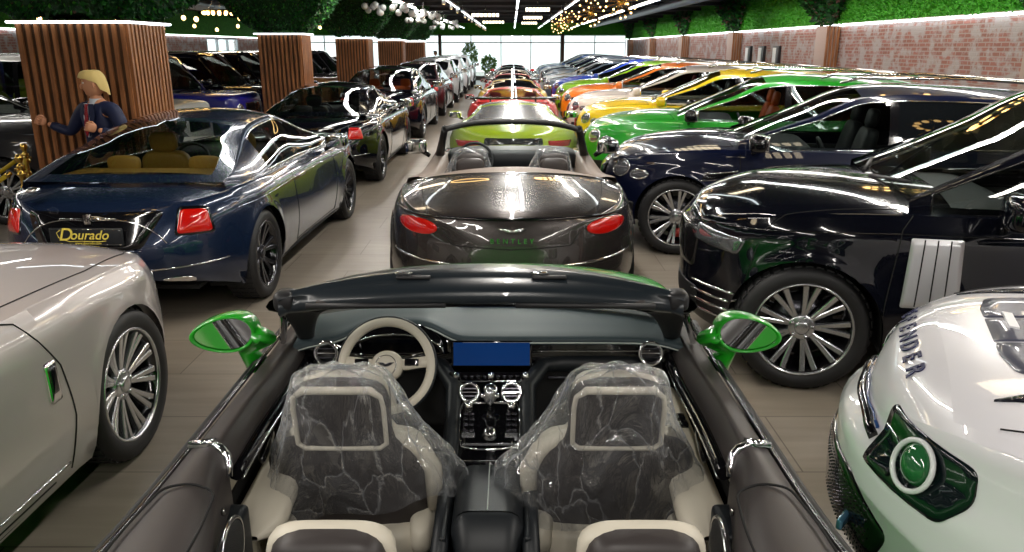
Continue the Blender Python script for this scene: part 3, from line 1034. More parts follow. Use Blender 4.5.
# ---- greenery
M['grass'] = bump_noise(mat('artificial_grass', (.05, .2, .02), .8), 26, .8, .03, color=('#2a8018', '#52b02a'), detail=6)
M['leaf1'] = mat('leaf_bright', '#4aa028', .6)
M['leaf2'] = mat('leaf_mid', '#1f6a22', .6)
M['leaf3'] = mat('leaf_dark', '#12421c', .6)
M['leaf4'] = mat('leaf_bronze', '#5a3a34', .6)
M['hedgecore'] = bump_noise(mat('hedge_core', (.02, .08, .015), .9), 14, .9, .04, color=('#0c2810', '#1c4a18'), detail=6)

def blades(mb, pts, nrm, size, seed=0, up=0.0):
    rs = np.random.RandomState(seed)
    pts = np.asarray(pts); nrm = np.asarray(nrm)
    V = []; F = []
    for p, n in zip(pts, nrm):
        d = rs.normal(size=3) * .6 + n * 1.0 + np.array([0, 0, up])
        d /= np.linalg.norm(d)
        sd = np.cross(d, rs.normal(size=3)); sd /= (np.linalg.norm(sd) + 1e-9)
        L = size * rs.uniform(.6, 1.4); w = L * .34
        k = len(V)
        V += [tuple(p), tuple(p + d * L * .5 + sd * w), tuple(p + d * L), tuple(p + d * L * .5 - sd * w)]
        F.append((k, k + 1, k + 2, k + 3))
    mb.add(V, F, False)

def hedge_top(cx, cy, wx, wy, z0, z1, grow, seed, dense):
    """foliage crown that spreads from a column up to the ceiling"""
    core = MB()
    P = []
    nz, na = 9, 48
    rs = np.random.RandomState(seed)
    ph = rs.uniform(0, 6.28, 6)
    samp = []
    for i in range(nz + 1):
        t = i / nz
        z = z0 + (z1 - z0) * t
        row = []
        for j in range(na):
            a = 2 * PI * j / na
            ex = grow * t ** .75
            c, s_ = math.cos(a), math.sin(a)
            e = .35
            x = (wx / 2 + ex) * math.copysign(abs(c) ** e, c); y = (wy / 2 + ex) * math.copysign(abs(s_) ** e, s_)
            k = 1 + .05 * math.sin(3 * a + ph[0] + 4 * t) + .04 * math.sin(7 * a + ph[1] - 6 * t) + .02 * math.sin(13 * a + ph[2])
            row.append((cx + x * k, cy + y * k, z + .02 * math.sin(9 * a + ph[3])))
        P.append(row)
    P = np.array(P)
    core.grid(P, wrap='v')
    core.add([tuple(p) for p in P[0]], [tuple(range(na))], False)
    o = core.build('hedge_crown', M['hedgecore'])
    for q, (mm, sz) in enumerate(((M['leaf2'], .055), (M['leaf3'], .065), (M['leaf1'], .045), (M['leaf4'], .05))):
        n = int(dense * (1, 1.2, .5, .12)[q])
        ii = rs.randint(0, nz, n); jj = rs.randint(0, na, n)
        u, v = rs.uniform(size=(n, 1)), rs.uniform(size=(n, 1))
        A = P[ii, jj]; B = P[ii + 1, jj]; C = P[ii, (jj + 1) % na]
        pts = A + (B - A) * u + (C - A) * v
        nn = pts - np.array([cx, cy, z1 + .4]); nn /= np.linalg.norm(nn, axis=1)[:, None]
        mb = MB(); blades(mb, pts, nn, sz, seed + q)
        lo = mb.build('leaves', mm, o); lo['kind'] = 'stuff'
    return o

COLS = [(-4.51, 8.72, 1.14, .92), (-4.50, 15.95, .84, .75), (-4.55, 23.2, .92, .75), (-4.55, 30.4, .92, .75), (-4.55, 37.6, .92, .75)]
place = ['nearest the blue coupe', 'second from the near end', 'third from the near end', 'fourth from the near end', 'farthest down the aisle']
for k, (cx, cy, wx, wy) in enumerate(COLS):
    b = MB().box((0, 0, 1.13), (wx - .04, wy - .04, 2.26))
    root = b.build('slatted_column', M['slatback'])
    root.location = (cx, cy, 0)
    tag(root, 'square column clad in upright brown timber slats, ' + place[k], 'column', 'timber clad columns along the left aisle')
    s_ = MB()
    for sx in (-1, 1):
        n = int(wy / .083)
        for q in range(n): s_.box((sx * (wx / 2 - .01), -wy / 2 + (q + .5) * wy / n, 1.13), (.035, .042, 2.26))
    for sy in (-1, 1):
        n = int(wx / .083)
        for q in range(n): s_.box((-wx / 2 + (q + .5) * wx / n, sy * (wy / 2 - .01), 1.13), (.042, .035, 2.26))
    s_.build('slats', M['slat'], root)
    t = MB(); e = .045
    t.tube([(-wx / 2 - e, -wy / 2 - e, 2.275), (wx / 2 + e, -wy / 2 - e, 2.275), (wx / 2 + e, wy / 2 + e, 2.275), (-wx / 2 - e, wy / 2 + e, 2.275)], .014, 6, closed=True)
    t.build('led_strip', M['led'], root)
    MB().box((0, 0, 2.285), (wx + .1, wy + .1, .02)).build('top_ledge', M['slatback'], root)
    h = hedge_top(cx, cy, wx, wy, 2.36, 3.52, (1.1, .95, .95, .95, .95)[k], 10 + k, 9000 if k == 0 else (4200 if k < 3 else 900))
    tag(h, 'dark green foliage crown flaring to the ceiling on the column ' + place[k], 'hedge', 'foliage crowns above the columns')

# right wall: led line, green wall above, pilasters
PIL = [10.65, 18.25, 25.85, 33.45, 41.1, 48.7]
M['pil'] = mat('pilaster_panel', '#a08a80', .5)
for k, y in enumerate(PIL):
    o = MB().box((XR - .16, y, 1.24), (.30, .62, 2.48), bev=.006).build('wall_pilaster', M['pil'])
    tag(o, ['brown wall pilaster at the near end of the brick wall', 'brown wall pilaster beside the small wall box', 'brown wall pilaster beyond the three tall wall panels',
            'brown wall pilaster, fourth along the brick wall', 'brown wall pilaster, fifth along the brick wall', 'brown wall pilaster next to the end windows'][k], 'pilaster', 'brown pilasters on the brick wall')
    s_ = MB()
    for q in range(4): s_.box((XR - .28 + q * .078, y - .32, 1.24), (.045, .03, 2.48))
    s_.build('slats', M['slat'], o)
yb = [YB] + PIL + [YF]
for k in range(len(yb) - 1):
    a, b = yb[k] + (.31 if k else 0), yb[k + 1] - (.31 if k < len(yb) - 2 else 0)
    L_ = b - a
    m_ = MB()
    ny, nz = max(6, int(L_ / .18)), 9
    rs = np.random.RandomState(60 + k)
    P = np.zeros((nz, ny, 3))
    for i in range(nz):
        for j in range(ny):
            P[i, j] = (XR - .10 + rs.uniform(-.02, .02), yb[k] + (yb[k + 1] - yb[k]) * j / (ny - 1), 2.53 + (ZC - 2.53) * i / (nz - 1))
    m_.grid(P)
    w = m_.build('green_wall', M['grass'])
    tag(w, 'bright artificial grass panel above the brick wall, ' + ['nearest the camera', 'above the whitewashed bricks before the second pilaster', 'above the three tall wall panels', 'third bay from the near end', 'fourth bay from the near end', 'fifth bay from the near end', 'last bay by the windows'][k], 'green wall', 'grass panels above the brick wall')
    n = int(900 * L_ / (1 + max(0, yb[k] - 8) * .06))
    pts = np.stack([np.full(n, XR - .1), rs.uniform(yb[k], yb[k + 1], n), rs.uniform(2.52, ZC, n)], 1)
    mb = MB(); blades(mb, pts, np.tile([-1, 0, .5], (n, 1)), .05, 5 + k)
    lo = mb.build('grass_blades', M['leaf1'], w); lo['kind'] = 'stuff'
for k, y in enumerate(PIL):
    rs = np.random.RandomState(90 + k)
    n = 1500 if k < 3 else 700
    z = 2.5 + (ZC - 2.5) * np.sqrt(rs.uniform(size=n))
    f = (z - 2.5) / (ZC - 2.5)
    yy = y + rs.uniform(-1, 1, n) * (.35 + 1.7 * f) + f * .5
    pts = np.stack([XR - .12 - rs.uniform(0, .16, n), yy, z], 1)
    core = MB()
    core.grid(np.array([[(XR - .16 - .04 * math.sin(q * 2 + k), y + (q / 4 - 1) * (.3 + 1.6 * t) + t * .5, 2.5 + 1.0 * t) for q in range(9)] for t in np.linspace(0, 1, 6)]))
    o = core.build('foliage_wedge', M['hedgecore'])
    tag(o, 'dark leafy planting spreading to the ceiling above the ' + ['nearest', 'second', 'third', 'fourth', 'fifth', 'last'][k] + ' wall pilaster', 'wall planting', 'leafy wedges above the wall pilasters')
    cut = [int(n * .5), int(n * .85), n]; st = 0
    for c, mm in zip(cut, (M['leaf3'], M['leaf2'], M['leaf4'])):
        mb = MB(); blades(mb, pts[st:c], np.tile([-1, 0, .2], (c - st, 1)), .12, k); st = c
        lo = mb.build('leaves', mm, o); lo['kind'] = 'stuff'
o = MB().box((XR - .03, (YB + YF) / 2, 2.495), (.06, YF - YB, .04)).build('led_strip_light', M['led'])
tag(o, 'long white LED strip running along the top of the brick wall', 'light strip')
o = MB().box((XL + .03, (YB + YF) / 2, 2.495), (.06, YF - YB, .04)).build('led_strip_light', M['led'])
tag(o, 'long white LED strip on the far left wall behind the parked off-roaders', 'light strip')
for (nm, c, d, lab, sx) in (('green_wall', (XL + .05, (YB + YF) / 2, 3.01), (.1, YF - YB, .96), 'artificial grass band high on the far left wall', 1),
                        ('green_wall', ((XL + XR) / 2, YF - .05, 3.12), (XR - XL, .1, .72), 'artificial grass band across the end wall above the windows', 0)):
    o = MB().box(c, d).build(nm, M['grass']); tag(o, lab, 'green wall')

# things on the brick wall
for k, y in enumerate((24.6, 23.3, 22.0)):
    b = MB().box((XR - .04, y, 1.75), (.08, .50, .62), bev=.01)
    o = b.build('wall_panel', mat('panel_black', (.02, .02, .022), .3))
    MB().box((XR - .085, y + .06, 1.76), (.02, .26, .5), bev=.005).build('panel_insert', mat('panel_white', (.75, .75, .75), .4), o)
    tag(o, 'tall black wall panel with a white insert, ' + ['farthest', 'middle', 'nearest'][k] + ' of the three', 'wall panel', 'tall panels on the brick wall')
b = MB().box((XR - .05, 19.3, 1.52), (.1, .24, .22), bev=.01); o = b.build('wall_box', mat('box_grey', (.15, .15, .16), .4))
MB().box((XR - .105, 19.3, 1.52), (.015, .12, .12)).build('box_cover', mat('box_dark', (.02, .02, .03), .2), o)
tag(o, 'small grey box on the brick wall just past the second pilaster', 'wall box')

# ------------------------------------------------------------------ ceiling services and lamps
for k, (x, w) in enumerate(((-6.6, .30), (5.0, .26), (-9.5, .4))):
    b = MB().tube([(x, -6, 3.30), (x, 50, 3.30)], w / 2, 14)
    for y in range(-5, 50, 3): b.lathe([(w / 2 + .015, 0), (w / 2 + .015, .05)], 14, c=(x, y, 3.30), axis='y')
    tag(b.build('ceiling_duct', mat('duct_grey', (.32, .35, .38), .4, .6)), ['grey round duct above the slatted columns', 'grey round duct above the parked off-roader row by the brick wall', 'widest grey duct over the far left car row'][k], 'duct')
for k, y in enumerate(np.arange(12, 50, 3.8)):
    b = MB().box(((XL + XR) / 2, y, 3.42), (XR - XL, .14, .12))
    o = b.build('ceiling_beam', mat('beam_dark', (.02, .02, .024), .6)); struct(o)
def led_line(x, y0, y1, lab, heads=0):
    o = MB().box((x, (y0 + y1) / 2, 3.155), (.07, y1 - y0, .05)).build('linear_lamp', mat('lamp_housing', (.6, .6, .62), .4))
    for q in (0, 1):
        yy = y0 + .3 + (y1 - y0 - .6) * q
        MB().tube([(x, yy, 3.17), (x, yy, 3.5)], .006, 5).build('hanging_wire', M['chrome'], o)
    MB().box((x, (y0 + y1) / 2, 3.125), (.05, y1 - y0 - .02, .015)).build('light_tube', M['led'], o)
    for q in range(heads):
        y = y0 + (q + .5) * (y1 - y0) / heads
        b = MB().lathe([(0, .0), (.04, 0), (.045, -.12), (.035, -.12), (.0, -.115)], 12, c=(x + .03, y, 3.09)).build('spot_head', mat('spot_white', (.7, .7, .7), .4), o)
        MB().sq((x + .03, y, 2.972), (.022, .022, .008), 1, 1, nu=10, nv=6).build('spot_bulb', M['warm'], b)
    tag(o, lab, 'ceiling light', 'linear lamps under the dark ceiling')
    return o
nth = ['nearest', 'second', 'third', 'fourth', 'farthest']
rowname = {-2.9: 'over the left row of dark cars', -1.6: 'with spot heads left of the aisle centre', 0.0: 'over the centre row of cars', 1.6: 'right of the aisle centre', 3.4: 'over the noses of the colourful off-roaders'}
for x in (-2.9, -1.6, 0.15, 1.6, 3.55):
    kx = min(rowname, key=lambda q: abs(q - x))
    for k, (a, b_) in enumerate(((7.2, 15.5), (17.6, 24.5), (26.0, 33.0), (34.6, 41.0), (42.6, 49.0))):
        led_line(x, a, b_, 'white linear ceiling lamp ' + rowname[kx] + ', ' + nth[k] + ' of its line', 3 if x == -1.6 else 0)

def sputnik(x, y, z, R, lab):
    root = MB().sq((0, 0, 0), (.07, .07, .07), 1, 1).build('starburst_chandelier', M['gold'])
    root.location = (x, y, z)
    MB().tube([(0, 0, .05), (0, 0, 3.5 - z)], .008, 5).build('hanging_rod', M['gold'], root)
    rs = np.random.RandomState(int(y * 3))
    n = 20
    rod = MB(); bulbs = []
    for k in range(n):
        ph = math.acos(1 - 2 * (k + .5) / n); th = PI * (1 + 5 ** .5) * k
        d = Vector((math.cos(th) * math.sin(ph), math.sin(th) * math.sin(ph), math.cos(ph)))
        rod.tube([d * .05, d * R], .005, 4); bulbs.append(d * (R + .02))
    o = rod.build('arms', M['gold'], root); [MB().sq(q, (.022, .022, .022), 1, 1, nu=8, nv=6).build('bulb', M['warm'], root) for q in bulbs]
    tag(root, lab, 'chandelier', 'gold starburst chandeliers')
sputnik(2.15, 22.2, 2.92, .34, 'gold starburst chandelier with warm bulbs, largest and nearest of the row')
sputnik(2.4, 18.0, 2.98, .34, 'gold starburst chandelier at the very top edge right of the aisle')
sputnik(2.07, 29.5, 2.95, .32, 'gold starburst chandelier, middle one of the hanging row')
sputnik(2.10, 36.5, 2.95, .32, 'gold starburst chandelier, smallest one nearest the end windows')
def globes(x, y, z, lab):
    root = MB().box((0, 0, .13), (1.2, .05, .03)).build('globe_chandelier', M['chrome'])
    root.location = (x, y, z)
    MB().tube([(0, 0, .24), (0, 0, 3.5 - z)], .01, 5).build('hanging_rod', M['chrome'], root)
    rs = np.random.RandomState(int(y)); gm = mat('opal_globe', (.7, .72, .7), .15, 0, 1)
    for k in range(17):
        p = (rs.uniform(-.62, .62), rs.uniform(-.2, .2), rs.uniform(-.16, .14))
        MB().sq(p, (.085, .085, .085), 1, 1, nu=12, nv=8).build('globe', gm, root)
    tag(root, lab, 'chandelier', 'opal globe chandeliers left of the aisle')
globes(-3.05, 20.2, 2.93, 'chandelier of opal glass globes, nearest one at the top left of the aisle')
globes(-2.75, 25.2, 2.95, 'chandelier of opal glass globes, middle one over the left car row')
globes(-2.9, 34.5, 2.95, 'chandelier of opal glass globes, farthest one over the left car row')
def grid_lamp(x, y, z, w, lab, m_=None):
    root = MB().box((0, 0, .03), (w, .5, .03)).build('bar_chandelier', M['gblack'])
    root.location = (x, y, z)
    MB().tube([(0, 0, .04), (0, 0, 3.5 - z)], .01, 5).build('hanging_rod', M['chrome'], root)
    for q in range(7):
        MB().box((-w / 2 + (q + .5) * w / 7, 0, -.03), (w / 7 * .62, .46, .09), bev=.01).build('lamp_tube', mat('lamp_cream', (1, .9, .7), .5, emit=(1, .84, .6), estr=4.5, sample=False), root)
    tag(root, lab, 'ceiling light', 'rectangular bar lamps over the aisle')
for k, (x, y) in enumerate(((.78, 24.8), (.80, 31.5), (.82, 38.5), (-.95, 29.0), (-.85, 37.0))):
    grid_lamp(x, y, 3.15, .75 if x > 0 else 1.0, 'warm rectangular bar lamp hanging ' + ['right of centre, nearest', 'right of centre, middle', 'right of centre, farthest', 'left of centre, nearer', 'left of centre, farther'][k])
for (x, y, lab) in ((2.2, 4.2, 'above the large black off-roader'), (2.2, 10.0, 'above the bright green off-roader'), (-4.4, 3.4, 'above the pale grey saloon'), (-1.9, 7.6, 'above the dark blue coupe'), (-2.1, 14.4, 'above the black coupe'), (5.2, 7.4, 'above the dark navy off-roader')):
    grid_lamp(x, y, 3.10, .9, 'warm rectangular bar lamp ' + lab)
def ring_lamp(x, y, z, R, lab, m_, bulbs=0):
    root = MB().tube([(R * math.cos(a), R * math.sin(a), 0) for a in np.linspace(0, 2 * PI, 41)[:-1]], .022, 8, closed=True).build('ring_lamp', M['gold'])
    root.location = (x, y, z)
    w = MB()
    for q in range(3):
        a = q * 2.1
        MB().tube([(R * math.cos(a), R * math.sin(a), 0), (0, 0, 3.5 - z)], .004, 4).build('hanging_wire', M['chrome'], root)
    if bulbs:
        for q in range(bulbs):
            a = 2 * PI * q / bulbs
            MB().sq((R * math.cos(a), R * math.sin(a), -.05), (.045, .045, .045), 1, 1, nu=10, nv=6).build('bulb', m_, root)
    else:
        MB().tube([(R * math.cos(a), R * math.sin(a), -.024) for a in np.linspace(0, 2 * PI, 41)[:-1]], .016, 6, closed=True).build('light_ring', m_, root)
    tag(root, lab, 'ring light')
ring_lamp(-.95, 14.0, 3.0, .46, 'gold ring lamp with a glowing lower edge above the centre row', M['warm'])
ring_lamp(.85, 14.3, 3.0, .34, 'small ring of round bulbs above the centre row', M['warm'], 16)
ring_lamp(-6.6, 16.0, 3.0, .42, 'gold ring lamp right of the foliage on the nearest column', M['warm'])
ring_lamp(-7.3, 20.5, 2.9, .45, 'ring of bulbs hanging behind the second column', M['warm'], 18)
ring_lamp(-2.9, 11.0, 3.0, .4, 'gold ring lamp above the black coupe of the left row', M['warm'])
ring_lamp(4.6, 9.0, 3.0, .4, 'gold ring lamp above the green off-roader', M['warm'], 14)
ring_lamp(4.2, 5.2, 3.0, .35, 'ring of bulbs above the dark blue off-roader', M['warm'], 14)
ring_lamp(-3.0, 5.0, 3.0, .4, 'ring of bulbs above the blue coupe', M['warm'], 14)
rs = np.random.RandomState(3)
for k in range(14):
    x, y, z = -5.9 - (k % 7) * .75, 17.5 + (k // 7) * 7 + rs.uniform(-1, 1), 2.62 + rs.uniform(-.08, .1)
    r = MB().tube([(0, 0, 0), (0, 0, 3.5 - z)], .004, 4).build('pendant_bulb', M['dark']); r.location = (x, y, z)
    MB().sq((0, 0, -.04), (.05, .05, .055), 1, 1, nu=10, nv=6).build('bulb', M['warm'], r)
    tag(r, 'bare warm bulb on a thin wire among the string over the far left cars', 'pendant bulb', 'bare pendant bulbs over the far left cars')
# ------------------------------------------------------------------ cars
def with_interior(sp, m, x=None, **kw):
    g = dict(sp['gh'])
    i = g['interior']
    g['interior'] = (m,) + tuple(i[1:])
    g.update(kw)
    return dict(sp, gh=g)

# --- right row: noses towards the aisle
ROW = 'high-riding cars parked nose-out along the brick wall'
GR = [
    ('navy', (.002, .004, .018), 3.22, 8.62, 'dark navy blue off-roader with silver multi-spoke wheels, between the black and the green ones', M['leatherblack']),
    ('green', (.012, .30, .015), 3.25, 11.6, 'bright green off-roader with orange seats and a dark side vent', M['leatherorange']),
    ('yellow', (.75, .50, .004), 3.38, 14.4, 'deep yellow off-roader with round headlights beside the green one', M['leatherblack']),
    ('pearl', (.62, .55, .50), 3.43, 17.3, 'off-white off-roader with dark red seats behind the yellow one', M['leatherred']),
    ('orange', (.72, .16, .005), 3.46, 20.2, 'orange off-roader behind the off-white one', M['leatherblack']),
    ('lime', (.22, .48, .005), 3.48, 23.1, 'lime green off-roader behind the orange one', M['leatherblack']),
    ('blue', (.01, .05, .42), 3.52, 26.0, 'royal blue off-roader behind the lime green one', M['leatherorange']),
]
YAW = R_(13)
def see_of(y): return y < 22
for k, (pn, pc, x, y, lab, im) in enumerate(GR):
    sp = with_interior(SUV, im, privacy=(pn in ('navy',)))
    if pn == 'navy': sp = dict(sp, wheel='suv10')
    c = Car('off_roader', sp, paint(pn, pc, rough=.3), lab, 'car', ROW, (x + .10, y - .46, 0), PI - YAW, see=see_of(y))
    suv_details(c, rails=True, handles=y < 20, mirror=M['gblack'] if pn in ('navy', 'green') else None)
FAR = [('steel', (.10, .13, .17), 'steel grey low car just past the royal blue off-roader', SEDAN, 28.9), ('silver', (.42, .44, .46), 'silver car, second past the royal blue off-roader', SEDAN, 31.7),
       ('steel', (.10, .13, .17), 'grey-blue car, third past the royal blue off-roader', SUV, 34.5), ('navy', 0, 'dark navy car, fourth past the royal blue off-roader', SUV, 37.3),
       ('silver', 0, 'silver car, fifth past the royal blue off-roader', SUV, 40.1), ('midblue', (.02, .06, .2), 'mid blue car, sixth past the royal blue off-roader', SUV, 42.9),
       ('silver', 0, 'silver car nearest the end windows in the row by the brick wall', SUV, 45.7)]
for pn, pc, lab, sp, y in FAR:
    c = Car('parked_car', with_interior(sp, M['leatherblack']), MATS.get('paint_' + pn) or paint(pn, pc, rough=.3), lab, 'car', ROW, (3.70, y - .46, 0), PI - YAW, see=False, full=False)
    headlight_round(c, .70, .80, .10)
    c.door_mirror(.78, 1.07, 1.14, c.paint)
    c.patch('grille', 'front', poly([(-.4, .5), (.4, .5), (.44, .85), (-.44, .85)], .06), M['gblack'], .006, .01, both=False)

# --- the near black off-roader (right edge)
P_BLACK = paint('black', (.0025, .003, .006), rough=.12)
rr = Car('off_roader', with_interior(RANGE, M['leatherbeige'], privacy=True), P_BLACK,
         'large black off-roader in front, with a silver slatted side vent and tall multi-spoke wheels', 'car', ROW, (3.42, 4.93, 0), PI - YAW)
rr.patch('headlight', ('dir', 2.0, .6, R_(30)), poly([(-.24, .82), (.20, .80), (.24, .90), (-.20, .93)], .03), M['head'], .004, .01)
rr.patch('grille', 'front', poly([(-.46, .62), (.46, .62), (.50, .90), (-.50, .90)], .05), M['gblack'], .005, .01, both=False)
for z in (.36, .42, .48, .54):
    rr.lines(('dir', 2.0, .62, R_(35)), [[(-.22, z), (.20, z + .01)]], .010, 'bumper_slat', M['chrome'])
rr.patch('air_intake', 'front', poly([(-.5, .34), (.5, .34), (.52, .5), (-.52, .5)], .04), M['dark'], .004, both=False)
vent = rr.patch('side_vent', 'side', poly([(.70, .60), (1.0, .60), (.98, 1.0), (.71, 1.0)], .01, sub=.04), mat('vent_silver', (.55, .55, .57), .3, .5), .008, 0)
for q in range(3):
    rr.lines('side', [[(.775 + q * .075, .61), (.775 + q * .068, .995)]], .004, 'vent_groove', M['under'], lift=.008)
rr.lines('side', [[(1.08, .36), (1.08, .6), (1.03, 1.04), (.98, 1.12)], [(-.32, .36), (-.32, 1.08)], [(1.05, .37), (-.95, .37)]])
rr.lines('side', [[(2.0, .96), (1.5, 1.0), (1.0, 1.02), (0, 1.02), (-2.0, 1.0)]], .004, 'waist_line', M['gblack'])
rr.lines('top', [[(1.0, 0), (.96, .5), (.86, .86), (1.6, .86), (2.1, .80)]], .003)
rr.handles([(-.15, .93), (-1.1, .95)], M['gblack'])
rr.door_mirror(.50, 1.13, 1.20, P_BLACK, (.10, .14, .10))
for sg in (1, -1):
    MB().tube([(1.06, sg * .1, 1.22), (.92, sg * .55, 1.25)], .012, 5).build('wiper', M['dark'], rr.root)

# --- left row, tails towards the camera
P_BLUE = paint('midnight_blue', (.008, .018, .048), metal=.35, rough=.22)
def rolls_rear(c, chrome=True):
    c.patch('tail_light', ('dir', -2.0, .55, R_(180 - 22)), [(-b, a) for b, a in poly([(-.12, .735), (.13, .725), (.10, .885), (-.08, .90)], .03)], M['tail'], .006, .012)
    c.patch('tail_light_surround', ('dir', -2.0, .55, R_(180 - 22)), [(-b, a) for b, a in poly([(-.14, .72), (.15, .71), (.115, .905), (-.095, .92)], .035)], M['gblack'], .002, .004)
    c.patch('plate_recess', 'rear', poly([(-.36, .64), (.36, .64), (.50, .90), (-.50, .90)], .05), M['gblack'], .003, 0, both=False)
    c.lines('rear', [[(-.36, .635), (.36, .635)]], .006, 'recess_edge', c.paint, both=False)
    c.lines('rear', [[(-.84, .50), (0, .47), (.84, .50)]], .007, 'bumper_trim', M['chrome'], both=False)
    c.lines('top', [[(-2.42, -.62), (-2.47, 0), (-2.42, .62)]], .006, 'boot_edge_trim', M['chrome'], both=False)
    c.lines('side', [[(-.62, .26), (-.62, 1.0)], [(.85, .26), (.9, .6), (.88, 1.0)], [(-.62, .27), (.86, .27)]])
    c.lines('side', [[(-1.95, .85), (-.6, .86), (1.6, .86)]], .0025, 'coach_line', M['chrome'])
    c.handles([(-.40, .86)])
    c.door_mirror(.62, 1.05, 1.06, c.paint, (.10, .12, .075))
    c.patch('exhaust', 'rear', ell(.55, .38, .10, .035, e=.7), M['chrome'], .01, .0)
def rear_plate(c, z, w=.52, off=.0, text=True):
    """dealer plate with gold script, standing just proud of the tail"""
    p, d = c.ray('rear', 0, z)
    o = MB().box((0, 0, 0), (.016, w, .125), bev=.006).build('number_plate', M['plate'], c.root)
    o.location = (p.x - .016 - off, 0, z)
    MB().tube([(-.009, -w / 2 + .01, -.055), (-.009, w / 2 - .01, -.055), (-.009, w / 2 - .01, .055), (-.009, -w / 2 + .01, .055)], .002, 4, closed=True).build('plate_border', M['chrome'], o)
    if text:
        rot = (PI / 2, 0, -PI / 2)
        t = text_mesh('plate_lettering', 'ourado', .094, M['goldink'], o, (-.0095, -.02, .012), rot, .0015, .35, offset=.0005)
        text_mesh('plate_initial', 'D', .128, M['goldink'], o, (-.0095, .152, .014), rot, .0015, .35, offset=.0005)
        b = MB().tube([(-.010, .17, -.018), (-.010, .12, -.034), (-.010, .04, -.030), (-.010, -.08, -.034), (-.010, -.14, -.028)], .0022, 5)
        b.tube([(-.010, .175, .05), (-.010, .205, .03), (-.010, .195, -.005), (-.010, .16, -.02)], .0025, 5)
        b.build('plate_flourish', M['goldink'], o)
        text_mesh('plate_address', 'www.dourado.com', .024, M['goldink'], o, (-.0095, -.01, -.045), rot, .001)
    return o
w1 = Car('coupe', COUPE, P_BLUE, 'dark blue two-door fastback coupe with tan seats and a gold-lettered plate', 'car', 'cars of the left row parked tail-out', (-2.96, 7.82, 0), R_(89))
rolls_rear(w1); rear_plate(w1, .745)
MB().box((-1.50, 0, 1.025), (.50, 1.36, .03), bev=.01).build('parcel_shelf', M['leathertan'], w1.root)
p, d = w1.ray('rear', 0, .85)
e = MB().box((p.x - .02, 0, .86), (.02, .05, .075), bev=.006).build('tail_badge', M['chrome'], w1.root)
text_mesh('badge_letters', 'RR', .05, M['dark'], e, (p.x - .0315, 0, .86), (PI / 2, 0, -PI / 2), .001)
MB().tube([(p.x - .02, -.2, .865), (p.x - .022, 0, .865), (p.x - .02, .2, .865)], .005, 5).build('garnish_bar', M['chrome'], w1.root)
MB().sq((-2.38, .42, 1.05), (.05, .05, .02), 1, 1, nu=10, nv=6).build('camera_washer', M['chrome'], w1.root)
w2 = Car('coupe', with_interior(COUPE, M['leatherblack']), P_BLACK, 'black two-door coupe right behind the dark blue coupe', 'car', 'cars of the left row parked tail-out', (-2.98, 13.75, 0), R_(90))
rolls_rear(w2); rear_plate(w2, .73, text=False)
LEFT = [('black', SEDAN, 19.8, 'black four-door saloon, third car of the left row', M['leatherorange']), ('wine', SEDAN, 25.8, 'very dark wine red saloon, fourth car of the left row', M['leatherblack']),
        ('silver', SUV, 31.6, 'silver grey tall car, fifth of the left row', M['leatherblack']), ('white', SUV, 37.4, 'white tall car, sixth of the left row', M['leatherblack']),
        ('white', SUV, 43.2, 'white tall car farthest down the left row', M['leatherblack'])]
paint('wine', (.03, .004, .008)); paint('white', (.70, .72, .75), rough=.3)
for pn, sp, y, lab, im in LEFT:
    c = Car('saloon_car' if sp is SEDAN else 'off_roader', with_interior(sp, im), MATS['paint_' + pn], lab, 'car', 'cars of the left row parked tail-out', (-3.0, y, 0), R_(90), see=y < 24)
    c.patch('tail_light', 'rear', poly([(.58, .78), (.82, .78), (.80, .95), (.62, .95)], .03), M['tail'], .006, .012)
    c.patch('number_plate', 'rear', poly([(-.26, .6), (.26, .6), (.26, .72), (-.26, .72)], .01), M['plate'], .01, 0, both=False)
    c.lines('side', [[(-.15, .3), (-.15, 1.0)], [(1.0, .3), (1.0, 1.0)]]); c.handles([(0.05, .88), (-1.0, .88)])
    c.door_mirror(.78, 1.06, 1.12, c.paint)

# --- pale grey saloon at the left edge
P_GREY = paint('pearl_grey', (.42, .38, .37), metal=.35, rough=.32)
gh_ = Car('saloon_car', GHOST, P_GREY, 'pale pearl grey saloon with many-spoked wheels cut off by the left edge', 'car', 'cars of the left row parked tail-out', (-2.87, 1.98, 0), R_(90))
gh_.lines('side', [[(1.02, .26), (1.05, .5), (1.02, .75), (.88, .98), (.7, 1.04)], [(.9, .26), (-.1, .26)], [(-.15, .26), (-.15, 1.0)]], .004)
gh_.lines('top', [[(.88, 0), (.84, .5), (.75, .80)], [(.75, .80), (1.6, .80), (2.1, .74), (2.35, .62)]], .0035)
gh_.lines('side', [[(1.0, .30), (-1.2, .30)]], .006, 'sill_trim', M['chrome'])
gh_.patch('fender_badge', 'side', poly([(.90, .62), (.97, .62), (.985, .79), (.915, .79)], .012, sub=.03), M['chrome'], .008, .004)
gh_.patch('fender_badge_inlay', 'side', poly([(.915, .66), (.955, .66), (.968, .77), (.928, .77)], .008, sub=.03), M['gblack'], .013, .002)
gh_.patch('headlight', ('dir', 2.2, .6, R_(30)), poly([(-.2, .72), (.16, .70), (.18, .80), (-.16, .82)], .03), M['head'], .004, .01)
gh_.handles([(-.35, .9)])
gh_.door_mirror(-.1, 1.08, 1.12, P_GREY)

